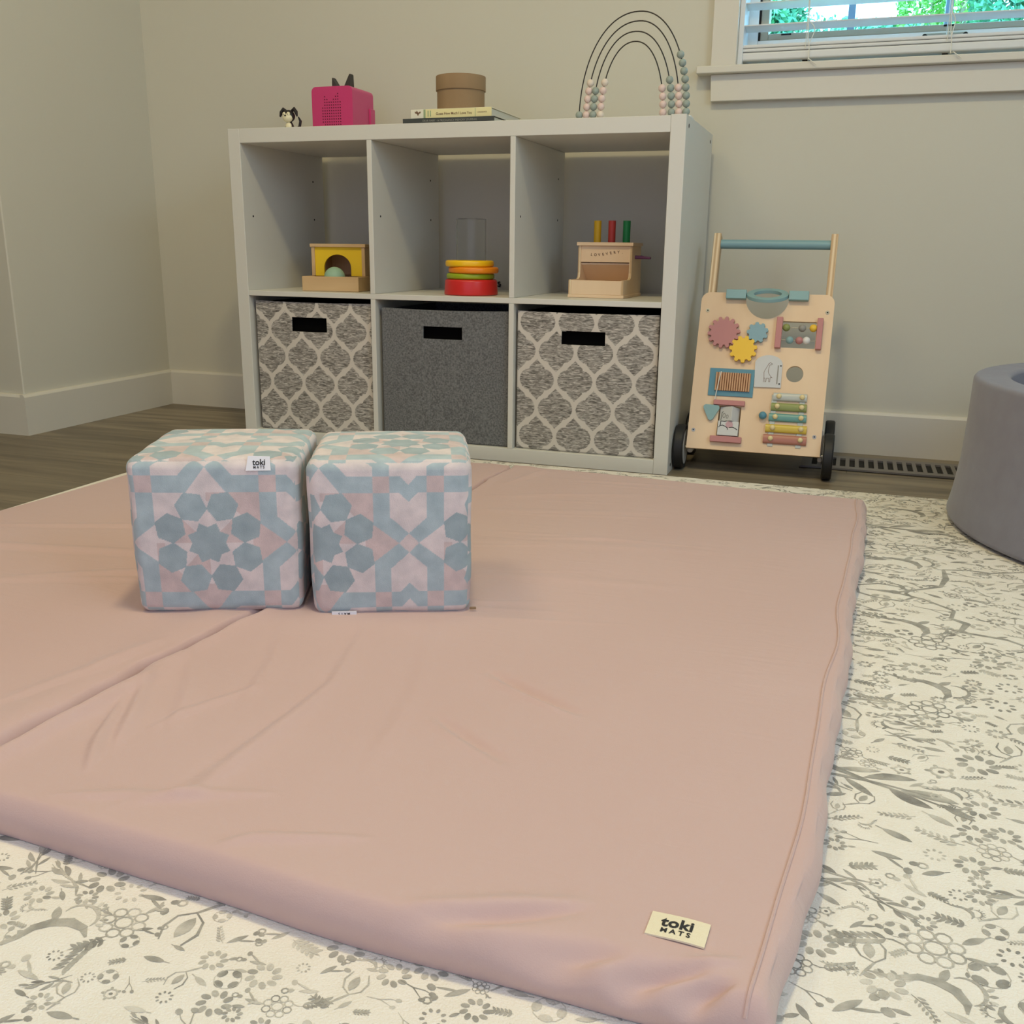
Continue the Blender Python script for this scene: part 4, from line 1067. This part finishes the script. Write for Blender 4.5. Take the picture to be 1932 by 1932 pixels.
# coin/peg drop box
cb = thing('peg_drop_box', 'plywood peg-drop box with a purple crank, upper right cube', 'toy', (.8405, .0990, SZ), -.02)
BW = .1315
m = MB(); m.box(-.0015, BW+.0015, 0, .180, 0, .0070); m.build('base_board', M['birch'], cb, bevel=.001)
m = MB(); m.box(.006, BW-.006, .001, .007, .0071, .0395); m.build('tray_front', M['birch'], cb, bevel=.0008)
sidep = [(.001, .0071), (.178, .0071), (.178, .035), (.170, .10), (.170, .1175), (.076, .1175), (.076, .055), (.073, .045), (.064, .0405), (.001, .0405)]
for x0, x1 in ((0, .006), (BW-.006, BW)):
    MB().prism([sidep], x0, x1, lambda a, b_, w: (w, a, b_), mi=0, mside=1).build('side_panel', [M['birch'], M['ply_edge']], cb)
MB().box(.006, BW-.006, .078, .084, .0800, .1175).build('front_panel', M['birch'], cb, bevel=.0006)
MB().box(.006, BW-.006, .162, .168, .0071, .1175).build('back_panel', M['birch'], cb)
MB().add([(.006, .0845, .078), (BW-.006, .0845, .078), (BW-.006, .160, .020), (.006, .160, .020), (.006, .0845, .074), (BW-.006, .0845, .074), (BW-.006, .160, .016), (.006, .160, .016)],
    [(0, 1, 2, 3), (4, 7, 6, 5), (0, 4, 5, 1), (2, 6, 7, 3)]).build('ramp', M['birch'], cb)
MB().box(-.003, BW+.003, .071, .174, .1178, .1255).build('top_board', [M['birch']], cb, bevel=.0008)
m = MB(); txt = 'LOVEVERY.'; xs0 = .0325
for k, ch in enumerate(txt):
    ph = k/8*PI*1.25; dz = .0035*math.cos(ph+2.6)-.0005; rot = -.35*math.sin(ph+2.6)
    dxs = xs0+k*.0094
    add_text(m, ch, .0088, lambda a, b_, dxs=dxs, dz=dz, rot=rot: (dxs+a*math.cos(rot)-b_*math.sin(rot), .0776, .1005+dz+a*math.sin(rot)+b_*math.cos(rot)), .0002)
m.build('engraved_lettering', M['inkbrown'], cb)
cr = MB(); cr.cyl((BW-.0005, .110, .092), .0042, .016, 'x', 16).tube([(BW+.0135, .110, .092), (BW+.022, .108, .0915), (BW+.038, .105, .0905)], [.0046, .0036, .0030], 12)
cr.build('crank', M['purple'], cb, smooth=True)
for x, mm, nm in ((.0290, 'pegy', 'yellow'), (.0645, 'pegr', 'red'), (.1005, 'pegg', 'green')):
    g = MB().cyl((0, 0, 0), .0088, .050, 'z', 28).build('wooden_peg', M[mm], None, smooth=True)
    ly = .112; g.location = (.8475+x*math.cos(-.02)-ly*math.sin(-.02), .0990+x*math.sin(-.02)+ly*math.cos(-.02), SZ+.1258)
    tag(g, nm+' round wooden peg standing on top of the plywood drop box', 'peg', None)

# ------------------------------------------------------------------ activity push walker
wt = .3401; ct, st = math.cos(wt), math.sin(wt)
wk = thing('push_walker', 'wooden activity push walker with gears, xylophone and blue handlebar, right of the shelf', 'push toy', (1.1433, .060, 0), .0126)
def PL(u, v, w=0.0): # panel millimetres: u right, v up the panel, w towards the viewer
    u, v, w = u/1000, v/1000, w/1000
    return (u, v*st-w*ct, .056+v*ct+w*st)
PLp = lambda a, b_, w: PL(a, b_, w)
def pbox(m, u0, u1, v0, v1, w0, w1, mi=0):
    o = MB(); o.box(u0, u1, v0, v1, w0, w1); m.add([PL(*p) for p in o.v], o.f, mi); return m
def ptr(m, o, mi=0): m.add([PL(*p) for p in o.v], o.f, mi); return m
out = rrect(0, 295.5, 0, 367, 20, 8, (0, 1, 1, 0))
# cut the half-round opening at the top edge
N_ = []
for p in out: N_.append(p)
top_arc = [(148.5+48*math.cos(a), 356+48*math.sin(a)) for a in [0.23-(PI+.46)*k/26 for k in range(27)]]
idx = [i for i, p in enumerate(out) if p[1] > 366.9]
# outline: bottom-left ... build explicitly
out = [(0, 0), (295.5, 0)]+[(275.5+20*math.cos(a), 347+20*math.sin(a)) for a in [PI/2*k/8 for k in range(9)]]+top_arc+[(20+20*math.cos(a), 347+20*math.sin(a)) for a in [PI/2+PI/2*k/8 for k in range(9)]]
holes = [rrect(188, 262, 243, 304, 2, 2), rrect(65.5, 115.5, 31, 101.5, 2, 2), circ(224.7, 183.5, 18.6, 36)]
pnl = MB().prism([out]+holes, -9, 0, PLp, 0, 0).build('activity_panel', M['birch'], wk)
for u, v in ((17, 323.5), (282, 326.5), (12.5, 42.5), (280, 44)):
    o = MB(); o.cyl((u, v, 0.02), 4.3, 1.0, 'z', 20); s_ = ptr(MB(), o).build('screw', M['steel'], pnl, smooth=True)
    o = MB(); o.cyl((u, v, 1.03), 1.8, .1, 'z', 6); ptr(MB(), o).build('screw_socket', M['dark'], s_)
# side bars and handle
for u0, u1 in ((11.5, 28.5), (274.5, 290)):
    m = MB(); pbox(m, u0, u1, 20, 512, -42, -9.3)
    m.build('handle_post', M['ply_edge'], wk, bevel=.002)
hb_ = MB(); o = MB(); o.cyl((28.3, 490, -24), 10.6, 246.4, 'x', 28); ptr(hb_, o).build('handlebar', M['aqua_dark'] if False else mat('dusty_blue_paint', rgb(126, 162, 168), .45), wk, smooth=True)
# blue mirror blocks and ring at the top edge
for u0, u1 in ((56, 101.5), (195.5, 239)):
    m = MB(); pbox(m, u0, u1, 350, 371, .2, 14); m.build('hinge_block', M['aqua'], wk, bevel=.0015)
rg_ = MB(); n = 56; V = []; F = []
for k in range(n):
    a = 2*PI*k/n
    for r, h in ((46.5, -4), (46.5, 4), (30.5, 4), (30.5, -4)):
        X, Y, Z = r*math.cos(a), r*math.sin(a), h
        tt = 1.0; y2 = Y*math.cos(tt)-Z*math.sin(tt); z2 = Y*math.sin(tt)+Z*math.cos(tt)
        V.append(PL(148.5+X, 361.5+y2, 3-z2))
for k in range(n):
    k2 = (k+1) % n
    for j in range(4): F.append((k*4+j, k2*4+j, k2*4+(j+1) % 4, k*4+(j+1) % 4))
rg_.add(V, F).build('flip_ring', M['aqua'], wk, bevel=.0008)
# gears
def gear(u, v, R, teeth, mm, w0=1.5, w1=9.5, ph=0.0):
    pts = []; Ro, Ri = R, R*.80
    for k in range(teeth):
        for q, r in ((-.34, Ri), (-.24, Ro*.95), (-.12, Ro), (.12, Ro), (.24, Ro*.95), (.34, Ri)):
            a = 2*PI*(k+q)/teeth+ph; pts.append((u+r*math.cos(a), v+r*math.sin(a)))
    MB().prism([pts], w0, w1, PLp).build('gear', mm, wk)
gear(59.3, 271.3, 36.8, 14, M['rose'], ph=.1); gear(134.6, 273.6, 24, 9, M['aqua'] if False else mat('pale_blue_paint', rgb(132, 168, 180), .5), ph=.3); gear(106.5, 233.5, 31.2, 11, M['yellow'], 2.5, 10.5, .2)
# bead frame
for u0, u1 in ((174.5, 188), (263, 275.5)):
    m = MB(); pbox(m, u0, u1, 240, 311, .2, 12); m.build('frame_bar', M['rose'], wk, bevel=.0012)
for v in (288, 259.5):
    m = MB(); m.tube([PL(186, v, 5), PL(265, v, 5)], .0008, 8); m.build('bead_wire', M['steel'], wk, smooth=True)
for u, v, mm in ((196.8, 288, 'green'), (231.4, 288, 'greyp'), (255.3, 288.6, 'yellow'), (206.4, 259.5, 'aqua'), (227.3, 259.5, 'rose'), (242.6, 259.9, 'whitep')):
    MB().sphere(PL(u, v, 5), .0085, 20, 12).build('bead', M[mm], wk, smooth=True)
# guiro washboard
m = MB(); pbox(m, 37, 137.5, 124.5, 188.5, .15, 2.6); fr1 = m.build('washboard_frame', M['aqua_dark'], wk, bevel=.0006)
m = MB(); nb = 15; P = [(51, 136.4)]
for k in range(nb):
    u = 51+79*k/nb; du_ = 79/nb; m2 = MB(); o = MB()
    o.add([(u, 136.5, 2.7), (u+du_, 136.5, 2.7), (u+du_, 178.5, 2.7), (u, 178.5, 2.7), (u+du_*.22, 136.5, 8), (u+du_*.78, 136.5, 8), (u+du_*.78, 178.5, 8), (u+du_*.22, 178.5, 8)],
        [(0, 3, 2, 1), (4, 5, 6, 7), (0, 1, 5, 4), (1, 2, 6, 5), (2, 3, 7, 6), (3, 0, 4, 7)]); ptr(m, o)
m.build('washboard', mat('ribbed_walnut', rgb(198, 156, 118), .55), wk)
# cord + triangle
m = MB(); m.tube([PL(63, 180, 8.6), PL(60.5, 165, 9.2), PL(56.5, 130, 9.0), PL(54, 108, 5), PL(52.5, 98, 4)], .0011, 8); m.build('cord', M['cord'], wk, smooth=True)
def rtri(pts, r, n=5):
    out = []; k = len(pts)
    for i in range(k):
        p = Vector(pts[i]); a = (Vector(pts[i-1])-p).normalized(); b_ = (Vector(pts[(i+1) % k])-p).normalized()
        ang = a.angle(b_); dd = r/math.tan(ang/2); c = p+(a+b_).normalized()*(r/math.sin(ang/2)); q0 = p+a*dd-c; q1 = p+b_*dd-c
        a0 = math.atan2(q0.y, q0.x); a1 = math.atan2(q1.y, q1.x); da = (a1-a0+PI) % (2*PI)-PI
        for j in range(n+1): out.append((c.x+r*math.cos(a0+da*j/n), c.y+r*math.sin(a0+da*j/n)))
    return out
MB().prism([rtri([(27, 102.5), (71, 101.5), (48.8, 59)], 6)], .4, 7.5, PLp).build('scraper', M['aqua'], wk)
# shape card with giraffe outline
card = [(139, 149), (197, 150)]+[(196.5, 205)]+[(166+30.5*math.cos(a), 203+20.5*math.sin(a)) for a in [PI*k/14 for k in range(1, 14)]]+[(136, 205)]
cd_ = MB().prism([card], .3, 3.6, PLp).build('sliding_card', mat('pale_grey_print', rgb(204, 206, 206), .5), wk)
gz = 3.9
def pline_m(m, pts, wd, w=gz):
    mm = Motif(); mm.rib(pts, wd)
    for q, c in mm.p: m.add([PL(p[0], p[1], w) for p in q], [tuple(range(len(q)))])
m = MB(); pline_m(m, [(158, 161), (158.5, 174), (157.5, 183), (160, 190), (164.5, 199), (166.5, 204), (170, 206.5), (174.5, 203.5), (173, 201.5), (169, 201), (167.5, 194), (166.5, 186), (168.5, 181), (172, 176), (176.5, 172), (172.5, 172.5), (172, 162), (169.8, 162), (169, 170.5), (164, 170), (163.5, 162), (161.5, 161.5), (161, 170), (158.4, 171)], .8)
m.build('giraffe_outline', M['inkbrown'], cd_)
m = MB(); pbox(m, 186.5, 189.3, 158, 201, 3.7, 3.9); m.build('slide_slot', M['greyp'], cd_)
for u, v in ((193.3, 200), (193.3, 158.5)):
    o = MB(); o.cyl((u, v, 3.65), 1.7, .5, 'z', 12); ptr(MB(), o).build('slot_pin', M['dark'], cd_)
# spinning picture blocks
for v0, v1 in ((102.6, 114), (17.2, 31)):
    m = MB(); pbox(m, 52.6, 122.8, v0, v1, .2, 10.5); m.build('block_rail', M['rose'], wk, bevel=.0012)
MB().tube([PL(90.5, 20, -6), PL(90.5, 112, -6)], .0016, 8).build('axle_rod', M['steel'], wk, smooth=True)
def pblock(u0, u1, v0, v1, yaw):
    uc = (u0+u1)/2; hw = (u1-u0)/2; hd = 15; V = []
    for v in (v0, v1):
        for a, b_ in ((-hw, -hd), (hw, -hd), (hw, hd), (-hw, hd)):
            V.append(PL(uc+a*math.cos(yaw)-b_*math.sin(yaw), v, -6+(a*math.sin(yaw)+b_*math.cos(yaw))))
    bk = MB().add(V, [(0, 1, 2, 3), (4, 7, 6, 5), (0, 4, 5, 1), (1, 5, 6, 2), (2, 6, 7, 3), (3, 7, 4, 0)]).build('picture_block', mat('pale_block_print', rgb(206, 208, 206), .5) if 'pb' not in M else M['pb'], wk, bevel=.0008)
    def face(a, z, off=.35): b_ = hd+off; return PL(uc+a*math.cos(yaw)-b_*math.sin(yaw), z, -6+(a*math.sin(yaw)+b_*math.cos(yaw)))
    return bk, face
M['pb'] = mat('pale_block_print', rgb(206, 208, 206), .5)
def fline(m, face, pts, wd):
    mm = Motif(); mm.rib(pts, wd)
    for q, c in mm.p: m.add([face(p[0], p[1]) for p in q], [tuple(range(len(q)))])
def fpoly(m, face, pts): m.add([face(p[0], p[1], .3) for p in pts], [tuple(range(len(pts)))])
bk, fc = pblock(74, 107, 66.5, 99.5, .55)
m = MB(); fline(m, fc, [(-12, 69), (-11, 78), (-10, 86), (-7, 88)], 1.3); fline(m, fc, [(-4+3.5*math.cos(a), 79+5*math.sin(a)) for a in [2*PI*k/12 for k in range(13)]], .8); fline(m, fc, [(5+3*math.cos(a), 76+4*math.sin(a)) for a in [2*PI*k/12 for k in range(13)]], .8)
m.build('animal_outline', M['ink'], bk)
bk, fc = pblock(67.5, 113.5, 33, 66, 0.0)
m = MB(); fpoly(m, fc, [(-4, 52), (3, 50.5), (10, 52), (11, 58), (8, 65), (-2, 65.5), (-6, 60)]); m.build('animal_patch', mat('dusty_pink_print', rgb(196, 160, 166), .6), bk)
m = MB(); fline(m, fc, [(-21, 51), (-17, 55), (-12, 56), (-5, 53), (-1, 50), (0, 46.5)], 1.5); fline(m, fc, [(3, 51.5), (11, 52.5), (17, 50), (21, 47)], 1.5); fline(m, fc, [(-17, 65.5), (-17, 58), (-18, 55)], 1.6); fline(m, fc, [(-16, 65), (-8, 64.5), (-4, 66)], 1.4)
m.build('animal_outline', M['ink'], bk)
# knob
MB().sphere(PL(164.5, 84.3, 7), .0088, 20, 12).build('mallet_knob', M['aqua_dark'], wk, smooth=True)
# xylophone
bars = [(183.5, 256.5, 120.5, 138.5, 'silver'), (181, 258, 97.5, 115.5, 'green'), (178, 259.5, 73.5, 91.5, 'teal'), (173, 262.5, 48, 66.5, 'ygold'), (170, 264, 22.5, 43, 'terracotta')]
for u0, u1, v0, v1, mm in bars:
    m = MB(); n = 8; V = []; F = []
    for u in (u0, u1):
        for k in range(n+1):
            a = PI*k/n; V.append(PL(u, (v0+v1)/2+(v1-v0)/2*math.cos(a), 3+4.2*math.sin(a)))
        V.append(PL(u, v0, 2)); V.append(PL(u, v1, 2))
    q = n+3
    for k in range(n): F.append((k, k+1, q+k+1, q+k))
    F += [tuple(range(n+1))+(n+1, n+2), tuple(q+x for x in range(n+1))+(q+n+1, q+n+2), (n, n+1, q+n+1, q+n), (n+1, n+2, q+n+2, q+n+1), (n+2, 0, q, q+n+2)]
    br = m.add(V, F).build('chime_bar', M[mm], wk, smooth=True)
    for uu in (u0+.19*(u1-u0)-1.5, u1-.14*(u1-u0)):
        MB().sphere(PL(uu, (v0+v1)/2+.5, 8.3), .0058, 16, 10, (1, .8, 1)).build('bar_peg', M['ballcream'], br, smooth=True)
for uu in (186, 247): 
    m = MB(); pbox(m, uu-6, uu+6, 16, 134, .2, 1.8); m.build('rail', M['silver'], wk, bevel=.001)
# chassis, wheels
m = MB(); m.box(-.0045, .0112, .036, .262, .036, .112); m.build('side_rail', mat('chassis_paint', rgb(206, 200, 186), .5), wk, bevel=.0075, seg=5)
m = MB(); m.box(.2905, .3005, .036, .262, .036, .112); m.build('side_rail', bpy.data.materials['chassis_paint'], wk, bevel=.0045, seg=5)
MB().box(.0287, .2743, .055, .250, .060, .069).build('cart_floor', M['birch'], wk)
MB().box(.0287, .2743, .250, .258, .060, .175).build('cart_back', M['birch'], wk)
for y in (.030, .215):
    ax_ = MB().cyl((-.026, y, .052), .004, .3495, 'x', 12).build('axle', M['steel'], wk, smooth=True)
    for xc in (-.0168, .3125):
        tyre = MB().lathe([(.040, -.011), (.049, -.011), (.0516, -.008), (.052, 0), (.0516, .008), (.049, .011), (.040, .011), (.040, -.011)], (xc, y, .0522), n=56, axis='x').build('wheel', M['black'], wk, smooth=True)
        MB().cyl((xc-.0113, y, .0522), .0402, .0226, 'x', 40).build('hub', mat('grey_hub', rgb(190, 190, 186), .5) if 'hub' not in M else M['hub'], tyre, smooth=True)
        M['hub'] = bpy.data.materials['grey_hub']
